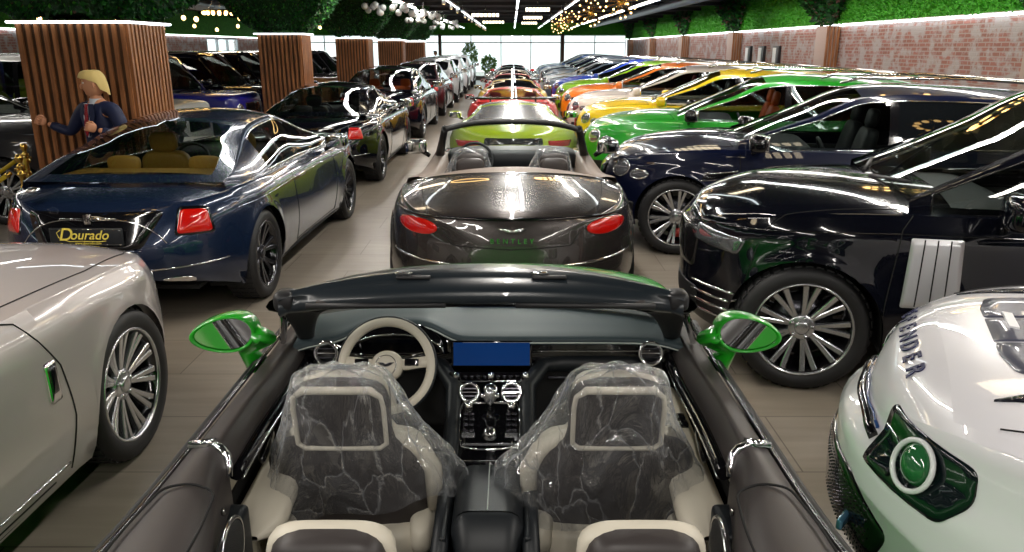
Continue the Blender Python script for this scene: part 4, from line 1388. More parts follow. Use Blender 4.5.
# --- far left rows: boxy off-roaders with noses towards the aisle
BL = [('graphite', (.035, .036, .04), RANGE, 9.85, -7.45, 'graphite grey off-roader with orange seats behind the gold posts', M['leatherorange']),
      ('boxwhite', (.62, .62, .58), BOX, 12.85, -7.35, 'white boxy off-roader with yellow-green seats left of the nearest column', mat('leather_lime', '#8a9a10', .5)),
      ('cobalt', (.004, .006, .20), BOX, 15.6, -7.35, 'cobalt blue boxy off-roader between the first two columns', M['leatherbeige']),
      ('black', 0, BOX, 18.3, -7.35, 'black boxy off-roader just past the cobalt blue one', M['leatherorange']),
      ('black', 0, BOX, 21.0, -7.4, 'black boxy off-roader, second past the cobalt blue one', M['leatherorange']),
      ('bronze', (.25, .12, .04), BOX, 23.8, -7.4, 'bronze brown boxy off-roader behind the second column', M['leatherblack']),
      ('black', 0, BOX, 26.5, -7.4, 'black boxy off-roader seen between the second and third columns', M['leatherblack']),
      ('graphite', 0, BOX, 29.2, -7.4, 'graphite boxy off-roader seen between the second and third columns', M['leatherblack']),
      ('bronze', 0, SUV, 32.0, -7.5, 'bronze tall car far back between the second and third columns', M['leatherblack']),
      ('silver', 0, SUV, 34.8, -7.5, 'silver tall car far back beyond the third column', M['leatherblack'])]
for pn, pc, sp, y, x, lab, im in BL:
    c = Car('off_roader', with_interior(sp, im), MATS.get('paint_' + pn) or paint(pn, pc, rough=.3), lab, 'car', 'off-roaders parked beyond the columns', (x, y, 0), R_(0), see=y < 22)
    headlight_round(c, .62, .88, .11)
    c.patch('grille', 'front', poly([(-.42, .72), (.42, .72), (.42, 1.0), (-.42, 1.0)], .03), M['gblack'], .006, .004, both=False)
    c.door_mirror(.72, 1.02, 1.28, M['gblack'])
    c.lines('side', [[(-.2, .42), (-.2, 1.1)], [(.85, .42), (.85, 1.1)]]); c.handles([(-.02, 1.0), (-1.0, 1.0)], M['gblack'])

# --- centre row
def sport(pn, pc, y, lab, wing=False, rz=90, im=None, dark_roof=False):
    pm = MATS.get('paint_' + pn) or paint(pn, pc, rough=.3)
    c = Car('sports_car', with_interior(SPORT, im or M['leatherblack'], **(dict(roofm=mat('reflection_grey', (.34, .35, .37), .25, .6, .5), rwname='silvered_rear_window') if dark_roof else {})), pm, lab, 'sports car', 'low sports cars down the middle', (0.02, y, 0), R_(rz), see=y < 20)  # silver reflection on roof and rear window put into a grey material
    c.patch('tail_light', 'rear', poly([(.50, .70), (.80, .68), (.84, .76), (.48, .78)], .02), M['tail'], .006, .01)
    c.patch('rear_grille', 'rear', poly([(-.44, .60), (.44, .60), (.40, .82), (-.40, .82)], .03), M['gblack'], .004, 0, both=False)
    c.patch('diffuser', 'rear', poly([(-.6, .26), (.6, .26), (.66, .44), (-.66, .44)], .03), M['gblack'], .006, 0, both=False)
    c.patch('engine_cover', 'top', poly([(-1.5, -.45), (-.75, -.50), (-.75, .50), (-1.5, .45)], .04), mat('engine_cover_grey', (.25, .26, .28), .3, .7), .012, 0, both=False)
    for q in range(4): c.lines('top', [[(-1.4 + q * .18, -.36), (-1.4 + q * .18, .36)]], .012, 'louvre', M['gblack'], both=False, lift=.015)
    c.patch('headlight', 'front', poly([(.45, .52), (.72, .5), (.74, .58), (.5, .62)], .02), M['head'], .004, .01)
    c.door_mirror(.55, 1.0, .92, pm, (.08, .11, .06))
    if wing:
        MB().box((-2.05, 0, 1.06), (.30, 1.70, .03), bev=.01).build('rear_wing', M['gblack'], c.root)
        for sg in (1, -1): MB().box((-2.0, sg * .45, .97), (.14, .03, .18), bev=.008).build('wing_strut', M['gblack'], c.root)
    return c
sport('acid', (.45, .62, .003), 12.95, 'acid lime sports car with a grey engine cover and reflection-grey rear window, behind the gunmetal convertible', dark_roof=True)
sport('red', (.55, .006, .006), 17.7, 'red sports car with a black rear wing behind the acid lime one', wing=True, im=M['leatherred'])
sport('sun', (.70, .42, .003), 22.3, 'yellow sports car behind the red winged one', wing=False)
sport('red', 0, 26.9, 'second red sports car, behind the yellow one', wing=True)
sport('pearl', 0, 31.5, 'pale sports car in the middle of the far centre row')
sport('black', 0, 36.0, 'black sports car near the far end of the centre row')
sport('red', 0, 40.6, 'red sports car facing the camera at the far end of the centre row', rz=-90)
# ------------------------------------------------------------------ the green convertible in the foreground
NX, NY = -.09, 2.12
_c, _s = math.cos(R_(PITCH)), math.sin(R_(PITCH))
def LP(u, v, z):
    """photo point at a known height -> coordinates of the near car (x ahead, y left)"""
    t = (v - 276) / CAM_F
    k = (z - CAM_H) / (-_s - t * _c)
    return Vector((k * (_c - t * _s) - NY, -(k * (u - 512) / CAM_F - NX), z))

M['cap'] = bump_noise(mat('leather_brown_black', '#35302f', .45), 260, .12, .001)
M['hide'] = bump_noise(mat('leather_blue_black', '#14181c', .45), 260, .12, .001)
M['dashtop'] = bump_noise(mat('leather_slate', '#39454a', .5), 220, .1, .001)
M['dashdark'] = mat('leather_dark_slate', '#1c2527', .55)
M['cream'] = bump_noise(mat('leather_cream', '#c9c2b2', .45), 240, .1, .001)
M['pale'] = mat('leather_pale_grey', '#b9bfba', .45)
M['piano'] = mat('piano_black', (.003, .003, .004), .04, 0, .6)
def quilt():
    m = mat('leather_cream_quilted', '#b9b29d', .5)
    N, L, b = nt(m)
    tc = N.new('ShaderNodeTexCoord'); mp = N.new('ShaderNodeMapping'); mp.inputs['Rotation'].default_value = (0, R_(45), 0)
    v = N.new('ShaderNodeTexVoronoi'); v.inputs['Scale'].default_value = 26; v.distance = 'CHEBYCHEV'; v.inputs['Randomness'].default_value = 0
    bu = N.new('ShaderNodeBump'); bu.inputs['Strength'].default_value = .9; bu.inputs['Distance'].default_value = .01; bu.invert = True
    L.new(tc.outputs['Object'], mp.inputs[0]); L.new(mp.outputs[0], v.inputs['Vector']); L.new(v.outputs['Distance'], bu.inputs['Height']); L.new(bu.outputs[0], b.inputs['Normal'])
    return m
M['quilt'] = quilt()
def film():
    """crumpled clear plastic: transparent face-on, milky at grazing folds"""
    m = bpy.data.materials.new('clear_plastic_film'); m.use_nodes = True
    N, L = m.node_tree.nodes, m.node_tree.links
    N.remove(N['Principled BSDF']); out = N['Material Output']
    tc = N.new('ShaderNodeTexCoord')
    n = N.new('ShaderNodeTexNoise'); n.inputs['Scale'].default_value = 6; n.inputs['Detail'].default_value = 5; n.inputs['Distortion'].default_value = 1.2
    mpp = N.new('ShaderNodeMapping'); mpp.inputs['Scale'].default_value = (1, 1, .45); mpp.inputs['Rotation'].default_value = (.5, .3, 0)
    L.new(tc.outputs['Object'], mpp.inputs[0]); L.new(mpp.outputs[0], n.inputs['Vector'])
    vo = N.new('ShaderNodeTexVoronoi'); vo.feature = 'DISTANCE_TO_EDGE'; vo.inputs['Scale'].default_value = 9
    nm = N.new('ShaderNodeMix'); nm.data_type = 'VECTOR'; nm.inputs[0].default_value = .12
    L.new(mpp.outputs[0], nm.inputs[4]); L.new(n.outputs['Color'], nm.inputs[5]); L.new(nm.outputs[1], vo.inputs['Vector'])
    ad = N.new('ShaderNodeMath'); ad.operation = 'MULTIPLY_ADD'; ad.inputs[1].default_value = 1.4
    L.new(vo.outputs['Distance'], ad.inputs[0]); L.new(n.outputs['Fac'], ad.inputs[2])
    bu = N.new('ShaderNodeBump'); bu.inputs['Strength'].default_value = 1.0; bu.inputs['Distance'].default_value = .035
    L.new(ad.outputs[0], bu.inputs['Height'])
    t = N.new('ShaderNodeBsdfTransparent'); t.inputs[0].default_value = (.95, .96, .97, 1)
    g = N.new('ShaderNodeBsdfGlossy'); g.inputs['Roughness'].default_value = .05; L.new(bu.outputs[0], g.inputs['Normal'])
    d = N.new('ShaderNodeBsdfDiffuse'); d.inputs[0].default_value = (.80, .82, .86, 1); L.new(bu.outputs[0], d.inputs['Normal'])
    tl = N.new('ShaderNodeBsdfTranslucent'); tl.inputs[0].default_value = (.80, .82, .86, 1)
    m1 = N.new('ShaderNodeMixShader'); m1.inputs[0].default_value = .5; L.new(d.outputs[0], m1.inputs[1]); L.new(tl.outputs[0], m1.inputs[2])
    m2 = N.new('ShaderNodeMixShader'); m2.inputs[0].default_value = .62; L.new(m1.outputs[0], m2.inputs[1]); L.new(g.outputs[0], m2.inputs[2])
    lw = N.new('ShaderNodeLayerWeight'); lw.inputs['Blend'].default_value = .5
    pw = N.new('ShaderNodeMath'); pw.operation = 'POWER'; pw.inputs[1].default_value = 2.0; L.new(lw.outputs['Facing'], pw.inputs[0])
    r = N.new('ShaderNodeMapRange'); r.inputs['From Min'].default_value = .50; r.inputs['From Max'].default_value = .72; r.inputs['To Min'].default_value = 0; r.inputs['To Max'].default_value = .22
    L.new(n.outputs['Fac'], r.inputs[0])
    r2_ = N.new('ShaderNodeMapRange'); r2_.inputs['From Min'].default_value = 0; r2_.inputs['From Max'].default_value = .035; r2_.inputs['To Min'].default_value = .42; r2_.inputs['To Max'].default_value = 0
    L.new(vo.outputs['Distance'], r2_.inputs[0])
    rs_ = N.new('ShaderNodeMath'); rs_.operation = 'ADD'; L.new(r.outputs[0], rs_.inputs[0]); L.new(r2_.outputs[0], rs_.inputs[1]); r = rs_
    a1 = N.new('ShaderNodeMath'); a1.operation = 'MULTIPLY_ADD'; a1.inputs[1].default_value = .75; a1.inputs[2].default_value = .12
    L.new(pw.outputs[0], a1.inputs[0])
    a2 = N.new('ShaderNodeMath'); a2.operation = 'ADD'; a2.use_clamp = True; L.new(a1.outputs[0], a2.inputs[0]); L.new(r.outputs[0], a2.inputs[1])
    mx = N.new('ShaderNodeMixShader'); L.new(a2.outputs[0], mx.inputs[0]); L.new(t.outputs[0], mx.inputs[1]); L.new(m2.outputs[0], mx.inputs[2])
    L.new(mx.outputs[0], out.inputs[0])
    return m
M['film'] = film()
P_GREEN = paint('vivid_green', (.012, .33, .012), rough=.3)
NEAR_SP = dict(GT, open=(-1.75, 1.02, 1.01), xcuts=[.8, -.52, 1.02, -1.75], boot=-1.8)
nc = Car('convertible', NEAR_SP, P_GREEN, 'open-top convertible in front, vivid green outside with a black, slate and cream cabin', 'convertible', None, (NX, NY, 0), R_(90))
root = nc.root
nc.lines('top', [[(1.12, 0), (1.08, .5), (.98, .8)]], .004)
headlight_round(nc, .66, .66, .09)
nc.patch('grille', 'front', poly([(-.42, .38), (.42, .38), (.46, .60), (-.46, .60)], .05), M['gblack'], .005, .01, both=False)

# door caps and rear side tops, outer rail
def edge_y(x):
    return float(nc.width(x)) * float(nc.fg(1.0))
def edge_z(x): return float(nc.fsh(x))
caps = []
for sg in (1, -1):
    def cap(x0, x1, yin, name, m, n=18, zt=.955, drop=.70):
        P = []
        for x in np.linspace(x0, x1, n):
            yo, zo = edge_y(x) - .012, edge_z(x)
            yi = float(yin(x)); zz = max(zt, zo + .02)
            P.append([(x, sg * yo, zo - .01), (x, sg * (yo - .008), zo + .02), (x, sg * (yo - .03), zz - .006), (x, sg * (yo - .07), zz), (x, sg * ((yo - .07) * .5 + yi * .5 + .01), zz + .003),
                      (x, sg * (yi + .03), zz - .004), (x, sg * (yi + .008), zz - .022), (x, sg * yi, zz - .055), (x, sg * (yi - .006), min(zz - .12, drop + .02) if drop < .8 else zz - .075), (x, sg * (yi + .005), drop if drop < .8 else zz - .09)])
        b = MB(); b.grid(np.array(P), flip=sg > 0)
        for q in (P[0], P[-1]): b.add(q, [tuple(range(len(q)))], False)
        return b.build(name, m, root)
    yin_door = pchip([(-.25, .70), (.1, .71), (.4, .705), (.62, .71), (.95, .74)])
    c1 = cap(-.185, .98, yin_door, 'door_top', M['cap'], 22, drop=.86)
    c1['label'] = 'brown-black leather door top'
    yin_rear = pchip([(-1.7, .50), (-1.2, .53), (-.62, .60), (-.38, .67), (-.205, .705)])
    c2 = cap(-1.72, -.205, yin_rear, 'rear_side_panel', M['cap'], 24, zt=.965, drop=.55)
    # metal strip at the joint
    yo, zo, yi = edge_y(-.195) - .012, edge_z(-.195), .70
    zz = .968
    MB().tube([(-.195, sg * (yo - .02), zz - .004), (-.19, sg * (yo - .09), zz + .004), (-.195, sg * (yi + .05), zz), (-.20, sg * (yi + .022), zz - .010), (-.207, sg * (yi + .004), zz - .028), (-.218, sg * (yi - .002), zz - .055), (-.23, sg * (yi - .002), zz - .08)], .013, 10).build('trim_strip', M['chrome'], root)
    # lid outline and speaker
    pts = [(-.40, .72), (-.44, .645), (-.58, .625), (-1.1, .60), (-1.1, .80), (-.58, .80), (-.42, .785)]
    pts = [(a, b) for a, b in poly(pts, .05, sub=.05)]
    MB().tube([(a, sg * b, .972) for a, b in pts], .0035, 5, closed=True).build('lid_gap', M['under'], c2)
    sp_ = MB().tube([(-.50 + .105 * math.cos(a), sg * (.600 + .010 * math.cos(a)), .83 + .085 * math.sin(a)) for a in np.linspace(0, 2 * PI, 29)[:-1]], .006, 6, closed=True)
    o = sp_.build('speaker_ring', M['chrome'], c2)
    MB().sq((-.50, sg * .606, .83), (.10, .014, .08), 1, 1).build('speaker_grille', bump_noise(mat('speaker_mesh', (.02, .02, .02), .5), 300, 1, .004), c2)
    MB().sq((-.36, sg * .668, .86), (.008, .006, .012), 1, 1, nu=8, nv=6).build('lock_button', M['chrome'], c2)
    # rails along the outer edge
    for k, (dy, dz, r, mm, nm) in enumerate(((.004, .022, .013, 'dark', 'window_seal'), (.018, .012, .0055, 'chrome', 'waist_trim'), (-.018, .040, .008, 'gblack', 'inner_seal'))):
        MB().tube([(x, sg * (edge_y(x) + dy), edge_z(x) + dz) for x in np.linspace(-1.7, .93, 40)], r, 7).build(nm, M[mm], root)
    # gloss strip and chrome line at the inner edge of the door top
    MB().tube([(x, sg * (float(yin_door(x)) - .010), .872) for x in np.linspace(-.19, .72, 16)], .022, 8).build('door_fillet', M['piano'], root)
    MB().tube([(x, sg * (float(yin_door(x)) - .028), .858) for x in np.linspace(-.19, .72, 16)], .004, 5).build('fillet_line', M['chrome'], root)
    # door lining
    b = MB()
    P = []
    for x in np.linspace(-.22, .72, 14):
        yi = float(yin_door(x)) + .02
        P.append([(x, sg * yi, .86), (x, sg * (yi + .03), .80), (x, sg * (yi + .045), .70), (x, sg * (yi + .03), .60), (x, sg * (yi + .01), .45), (x, sg * (yi - .01), .30)])
    b.grid(np.array(P)); b.build('door_lining', M['quilt'], root)
    a = MB()
    P = []
    for k, x in enumerate(np.linspace(-.20, .62, 15)):
        t = k / 14
        w = .07 * (1 - t) ** .7 + .09; yc = .672 - .01 * (1 - t)
        z = .705 + .10 * t ** 1.5
        row = []
        for q in range(12):
            an = 2 * PI * q / 12
            e = min(1, (t * 14 + .3) / 1.5, ((1 - t) * 14 + .3) / 1.5)
            row.append((x, sg * (yc + w * .5 * e * math.copysign(abs(math.cos(an)) ** .6, math.cos(an))), z - .04 + .045 * e * math.copysign(abs(math.sin(an)) ** .7, math.sin(an))))
        P.append(row)
    a.grid(np.array(P), wrap='v'); ar = a.build('door_armrest', M['cream'], root)
    for x in (.30, .25): MB().box((x, sg * .675, .80), (.035, .028, .016), bev=.004).build('window_switch', M['gblack'], ar)
    MB().sq((.10, sg * .70, .80), (.07, .012, .018), .6, .6, rotm(0, -.3, 0)).build('inner_handle', M['gblack'], root)
    # B side of the aperture behind the door
    MB().box((-.30, sg * .70, .45), (.16, .10, .7), bev=.02).build('seatbelt_pillar', M['hide'], root)

# cockpit tub
b = MB()
b.box((-.4, 0, .24), (2.5, 1.5, .04)); b.box((1.0, 0, .62), (.06, 1.5, .66))
for sg in (1, -1): b.box((-.3, sg * .78, .48), (2.2, .04, .5))
b.box((-1.55, 0, .6), (.06, 1.3, .7))
b.build('cabin_tub', M['under'], root)

# windscreen frame: header, pillars, glass
def hx_front(y): return .205 - .17 * (abs(y) / .58) ** 2.2
def hx_rear(y): return -.035 + .04 * (abs(y) / .58) ** 3
P = []
for y in np.linspace(-.585, .585, 41):
    f, r_ = hx_front(y), hx_rear(y)
    r_ = min(r_, f - .05)
    dz = -.045 * (abs(y) / .585) ** 2.5
    md = f + (r_ - f) * .55
    P.append([(f + .004, y, 1.352 + dz), (f + .006, y, 1.370 + dz), (f - .004, y, 1.380 + dz), (md, y, 1.388 + dz), (md - .008, y, 1.380 + dz), (md - .03, y, 1.377 + dz), (r_ + .012, y, 1.370 + dz), (r_, y, 1.358 + dz),
              (r_ - .004, y, 1.335 + dz), (r_ + .01, y, 1.322 + dz), (r_ + .06, y, 1.325 + dz), (f - .02, y, 1.338 + dz)])
hd = MB(); hd.grid(np.array(P), wrap='v', flip=True); hd.add(P[0], [tuple(range(12))], False); hd.add(P[-1], [tuple(range(12))], False)
M['header'] = mat('header_coating', '#20262b', .28, 0, .3)
header = hd.build('windscreen_header', M['header'], root)
MB().tube([(hx_front(y) + .008, y, 1.362 - .045 * (abs(y) / .585) ** 2.5) for y in np.linspace(-.57, .57, 30)], .008, 6).build('header_seal', M['dark'], header)
for y0 in (.20, -.20):
    o = MB().box((.05, y0, 1.381), (.022, .10, .010), bev=.004).build('roof_latch', M['dark'], header)
    MB().box((.062, y0 + .03, 1.390), (.012, .05, .006), bev=.002).build('latch_slot', M['chrome'], header)
for sg in (1, -1):
    o = MB().box((.045, sg * .31, 1.312), (.13, .33, .016), rotm(0, R_(12), 0), bev=.007).build('sun_visor', M['cap'], header)
    MB().tube([(-.03, sg * .10, 1.322), (-.03, sg * .50, 1.318)], .009, 8).build('visor_rod', M['dark'], header)
    # pillar trim, pillar, outer seal
    top = Vector((.045, sg * .545, 1.315)); base = Vector((.70, sg * .715, .955))
    P = []
    for t in np.linspace(0, 1, 12):
        c = top.lerp(base, t) + Vector((0, 0, .03 * math.sin(PI * t)))
        wid = .062 * (1 - t) ** 1.3 + .034; th = .028
        row = []
        for q in range(14):
            an = 2 * PI * q / 14
            row.append(tuple(c + Vector((th * math.sin(an) * .6, wid * math.cos(an), th * math.sin(an) - wid * .25 * abs(math.cos(an))))))
        P.append(row)
    b = MB(); b.grid(np.array(P), wrap='v'); b.build('windscreen_pillar', M['dark'], root)
    MB().tube([(.02, sg * .585, 1.32), (.30, sg * .67, 1.17), (.60, sg * .775, .965)], [.016, .014, .013], 8).build('pillar_seal', M['gblack'], root)
    MB().tube([(.14, sg * .60, 1.30), (.40, sg * .68, 1.19), (.98, sg * .80, .965)], [.018, .022, .026], 8).build('pillar_cover', P_GREEN, root)
    MB().sq((.030, sg * .575, 1.318), (.042, .032, .030), .6, .6).build('header_corner', M['dark'], header)
P = []
for y in np.linspace(-1, 1, 21):
    yt, yb = y * .57, y * .76
    top = Vector((hx_front(yt) - .005, yt, 1.355 - .045 * abs(y) ** 2.5)); bot = Vector((1.14 - .22 * y * y, yb, .975))
    P.append([tuple(top.lerp(bot, t) + Vector((0, 0, .035 * math.sin(PI * t)))) for t in np.linspace(0, 1, 8)])
b = MB(); b.grid(np.array(P)); b.build('windscreen', M['glass_clear'], root)
MB().grid(np.array([[(1.30 - .25 * y * y - q * .08, y * .78, .972 - .0 * q) for q in range(4)] for y in np.linspace(-1, 1, 17)])).build('cowl_panel', M['dark'], root)
MB().box((.12, 0, 1.30), (.03, .24, .07), rotm(0, R_(-12), 0), bev=.012).build('rear_view_mirror', M['gblack'], root)

# dashboard
def bumpy(y): return math.exp(-((y - .355) / .19) ** 4)
def dash_edge(y): return .655 + .07 * bumpy(y) - .05 * max(0, (abs(y) - .6) / .12) ** 2
P = []
ys = np.linspace(-.735, .735, 61)
for y in ys:
    xe = dash_edge(y); ze = .965 + .045 * bumpy(y) - .012 * max(0, (abs(y) - .45) / .28) ** 2
    x0 = 1.10 - .20 * (y / .735) ** 2
    row = []
    for t in np.linspace(0, 1, 9):
        x = x0 + (xe - x0) * t
        z = .965 + (ze - .965) * t ** 1.5 + .018 * math.sin(PI * min(1, t * 1.1))
        row.append((x, y, z))
    row += [(xe - .012, y, ze - .006), (xe - .018, y, ze - .018), (xe - .012, y, ze - .032), (xe + .02, y, ze - .04)]
    P.append(row)
b = MB(); b.grid(np.array(P)); dash = b.build('dashboard', M['dashtop'], root)
MB().tube([(dash_edge(y) - .021, y, .965 + .045 * bumpy(y) - .012 * max(0, (abs(y) - .45) / .28) ** 2 - .022) for y in ys], .003, 5).build('stitch_line', M['pale'], dash)
b = MB()
b.grid(np.array([[(1.06 - .2 * (y / .7) ** 2 - q * .035, y, .992 + .002 * q) for q in range(4)] for y in np.linspace(-.68, .12, 18)]))
b.build('dash_inset', M['dashdark'], dash)
# fascia
P = []
for y in ys:
    xe = dash_edge(y)
    P.append([(xe + .015, y, .955 + .04 * bumpy(y)), (xe - .0, y, .93), (.655, y, .90), (.640, y, .868), (.650, y, .855), (.70, y, .84)])
b = MB(); b.grid(np.array(P)); fas = b.build('fascia', M['piano'], root)
MB().tube([(.648, y, .905) for y in np.linspace(-.17, -.66, 10)], .003, 5).build('pinstripe', M['chrome'], fas)
def vent(c, r, par, tilt=.25):
    rot = rotm(0, tilt, 0)
    def T(p): return tuple(rot @ Vector(p) + Vector(c))
    o = MB().tube([T((-.010, r * math.cos(a), r * math.sin(a))) for a in np.linspace(0, 2 * PI, 33)[:-1]], .0055, 8, closed=True).build('air_vent', M['chrome'], par)
    b = MB()
    b.lathe([(r * .80, -.012), (r * .97, -.004)], 28, axis='x'); b.V = [T(v) for v in b.V]; b.build('vent_bezel', M['chrome'], o)
    b = MB(); b.lathe([(0, .012), (r * .82, .012), (r * .82, -.006)], 24, axis='x'); b.V = [T(v) for v in b.V]; b.build('vent_bowl', M['dark'], o)
    for q in (-.4, 0, .4):
        hw = r * .8 * math.sqrt(1 - q * q)
        b = MB(); b.box((-.006, 0, q * r), (.008, 2 * hw, .004)); b.V = [T(v) for v in b.V]; b.build('vent_slat', M['chrome'] if q == 0 else M['alud'], o)
for sg in (1, -1):
    vent((.633, sg * .622, .903), .044, fas)
scr = MB()
scr.box((.630, -.012, .902), (.014, .31, .100), rotm(0, .25, 0), bev=.005)
so = scr.build('screen_bezel', M['gblack'], fas)
MB().box((.622, -.012, .903), (.004, .292, .088), rotm(0, .25, 0)).build('screen', mat('screen_blue', (.0, .02, .10), .06, 0, .5, emit=(.004, .05, .22), estr=.26, sample=False), so)
MB().box((.625, -.012, .857), (.012, .330, .012), rotm(0, -.5, 0), bev=.003).build('screen_sill', M['chrome'], fas)
# instrument binnacle
P = []
for a in np.linspace(0, PI, 15):
    yy = .355 + .19 * math.cos(a); zz = .92 + .085 * math.sin(a)
    P.append([(.74, yy, zz), (.60, .355 + .185 * math.cos(a), .915 + .075 * math.sin(a)), (.605, .355 + .17 * math.cos(a), .912 + .066 * math.sin(a)), (.72, .355 + .16 * math.cos(a), .91 + .06 * math.sin(a))])
b = MB(); b.grid(np.array(P)); bn = b.build('instrument_hood', M['piano'], root)
MB().box((.70, .355, .93), (.012, .31, .10), rotm(0, -.2, 0), bev=.004).build('instrument_display', mat('display_off', (.002, .003, .008), .05), bn)
MB().tube([(.598, .355 + .187 * math.cos(a), .915 + .077 * math.sin(a)) for a in np.linspace(0, PI, 15)], .003, 5).build('hood_trim', M['chrome'], bn)
# centre stack: profile from the fascia down to the armrest
prof = [LP(488, 372, .86), LP(488, 384, .825), LP(488, 405, .775), LP(488, 430, .715), LP(488, 452, .675), LP(488, 466, .665)]
prof = [(p.x, p.z) for p in prof]
P = []
for (x, z) in prof:
    hw = .150 if z > .84 else (.118 if z > .8 else .104)
    P.append([(x, -hw, z - .02)] + [(x, y, z) for y in np.linspace(-hw + .006, hw - .006, 7)] + [(x, hw, z - .02)])
b = MB(); b.grid(np.array(P)); st = b.build('centre_console', M['piano'], root)
fx = pchip([(p[1], p[0]) for p in prof])
def on(y, z, up=0.0):      # point on the console face
    return Vector((float(fx(z)) - up * .6, y, z + up * .8))
sl = R_(-42)
RS = rotm(0, sl, 0)
# buttons row
for k, y in enumerate(np.linspace(.085, -.11, 9)):
    MB().box(on(y, .845, .006), (.008, .012, .008), RS, bev=.002).build('button', M['alud'], st)
for y in (.118, -.012, -.142):
    p = on(y, .845, .008)
    MB().sq(p, (.012, .013, .013), .8, 1, nu=14, nv=8).build('knob', M['chrome'], st)
MB().tube([on(y, .832, .003) for y in np.linspace(.14, -.16, 8)], .002, 4).build('console_line', M['chrome'], st)
for y in (.066, -.088):
    p = on(y, .802, .006)
    vent(tuple(p), .034, st, .55)
p = on(-.011, .806, .008)
b = MB(); b.lathe([(.0, -.010), (.020, -.010), (.026, -.004), (.028, .004)], 20, axis='x'); b.V = [tuple(rotm(0, .55, 0) @ Vector(v) + p) for v in b.V]
b.build('dash_clock', M['chrome'], st)
# gear selector
p0 = on(-.011, .775, .0); p1 = p0 + Vector((-.055, 0, .055))
b = MB().tube([p0, p0.lerp(p1, .5), p1], [.020, .014, .016], 12)
gs = b.build('gear_selector', M['chrome'], st)
MB().sq(p1 + Vector((0, 0, .008)), (.022, .021, .030), .7, .8).build('selector_knob', M['alu'], gs)
for sg in (1, -1): MB().sq(p1 + Vector((.01, sg * .022, .004)), (.01, .012, .01), .8, .8, nu=10, nv=6).build('selector_button', M['chrome'], gs)
p = on(-.011, .705, .010)
b = MB(); b.lathe([(0, .018), (.018, .018), (.021, .012), (.026, .0), (.028, -.006)], 24); b.V = [tuple(rotm(0, R_(-25), 0) @ Vector(v) + p) for v in b.V]
b.build('rotary_dial', M['chrome'], st)
# bright surround and switch banks
fr = [on(y, z, .002) for y, z in [(.098, .765), (.100, .70), (.088, .682), (.03, .678), (-.05, .678), (-.108, .682), (-.118, .70), (-.118, .765), (-.105, .78), (.088, .78)]]
MB().tube(fr, .0045, 6, closed=True).build('console_surround', M['chrome'], st)
for y0 in (.066, -.088):
    MB().box(on(y0, .70, .002), (.030, .046, .006), RS, bev=.003).build('switch_plate', M['alu'], st)
    for q in range(4):
        for s2 in (-.011, .011):
            MB().box(on(y0 + s2, .712 + q * .013, .006), (.010, .017, .008), RS, bev=.002).build('switch', M['alud'], st)
    MB().sq(on(y0, .770, .008), (.013, .015, .012), .8, 1, nu=14, nv=8).build('knob', M['chrome'], st)
MB().box(on(-.011, .684, .002), (.016, .19, .005), RS, bev=.002).build('lower_plate', M['alu'], st)
MB().tube([on(y, .668, .004) for y in np.linspace(.085, -.105, 5)], .0025, 4).build('tray_line', M['chrome'], st)
# padded cheeks either side of the console, knee shelf on the right
for sg, yc in ((1, .0), (-1, -.022)):
    path = [LP(488, 560, .62), LP(488, 500, .64), LP(488, 455, .67), LP(488, 415, .75), LP(488, 385, .82)]
    pts = [Vector((p.x, yc + sg * .125, p.z - .01)) for p in path]
    pts += [Vector((.652, yc + sg * .185, .845)), Vector((.655, yc + sg * .26, .852)), Vector((.655, sg * .45, .852)), Vector((.655, sg * .67, .852))]
    o = MB().tube(pts, [.026, .026, .028, .030, .032, .034, .034, .034, .030], 12).build('knee_pad', M['hide'], root)
    MB().box((.70, sg * .42, .70), (.05, .50, .26), bev=.02).build('lower_dash', M['under'], root)
gb = MB().box((.645, -.30, .795), (.012, .14, .014), bev=.004).build('glovebox_handle', M['alud'], root)
for sg, yc in ((1, .0), (-1, -.022)):
    MB().box((.25, yc + sg * .115, .52), (.85, .02, .26), bev=.008).build('console_side', M['hide'], root)
for y in (.30, .40): MB().box((.78, y, .36), (.02, .07, .10), rotm(0, -.4, 0), bev=.006).build('pedal', M['alud'], root)
# armrest
a0, a1, a2 = LP(487, 463, .69), LP(487, 512, .69), LP(487, 545, .62)
P = []
for (x, z, w) in ((a0.x + .006, .66, .100), (a0.x, .683, .104), (a0.x - .015, .692, .106), ((a0.x + a1.x) / 2, .697, .110), (a1.x, .694, .110)):
    P.append([(x, -.016 + w * c_, z - .055 * abs(c_) ** 7) for c_ in np.linspace(-1, 1, 13)])
b = MB(); b.grid(np.array(P)); arm = b.build('armrest', M['hide'], root)
MB().tube([(x, -.016, .6985) for x in np.linspace(a0.x - .01, a1.x, 6)], .002, 4).build('armrest_seam', M['pale'], arm)
P = []
for (x, z, w) in ((a1.x - .004, .692, .110), (a1.x - .03, .685, .109), (a2.x, .65, .100), (a2.x - .05, .60, .09), (a2.x - .06, .4, .09)):
    P.append([(x, -.016 + w * c_, z - .05 * abs(c_) ** 7) for c_ in np.linspace(-1, 1, 13)])
b = MB(); b.grid(np.array(P)); b.build('console_rear', M['hide'], root)

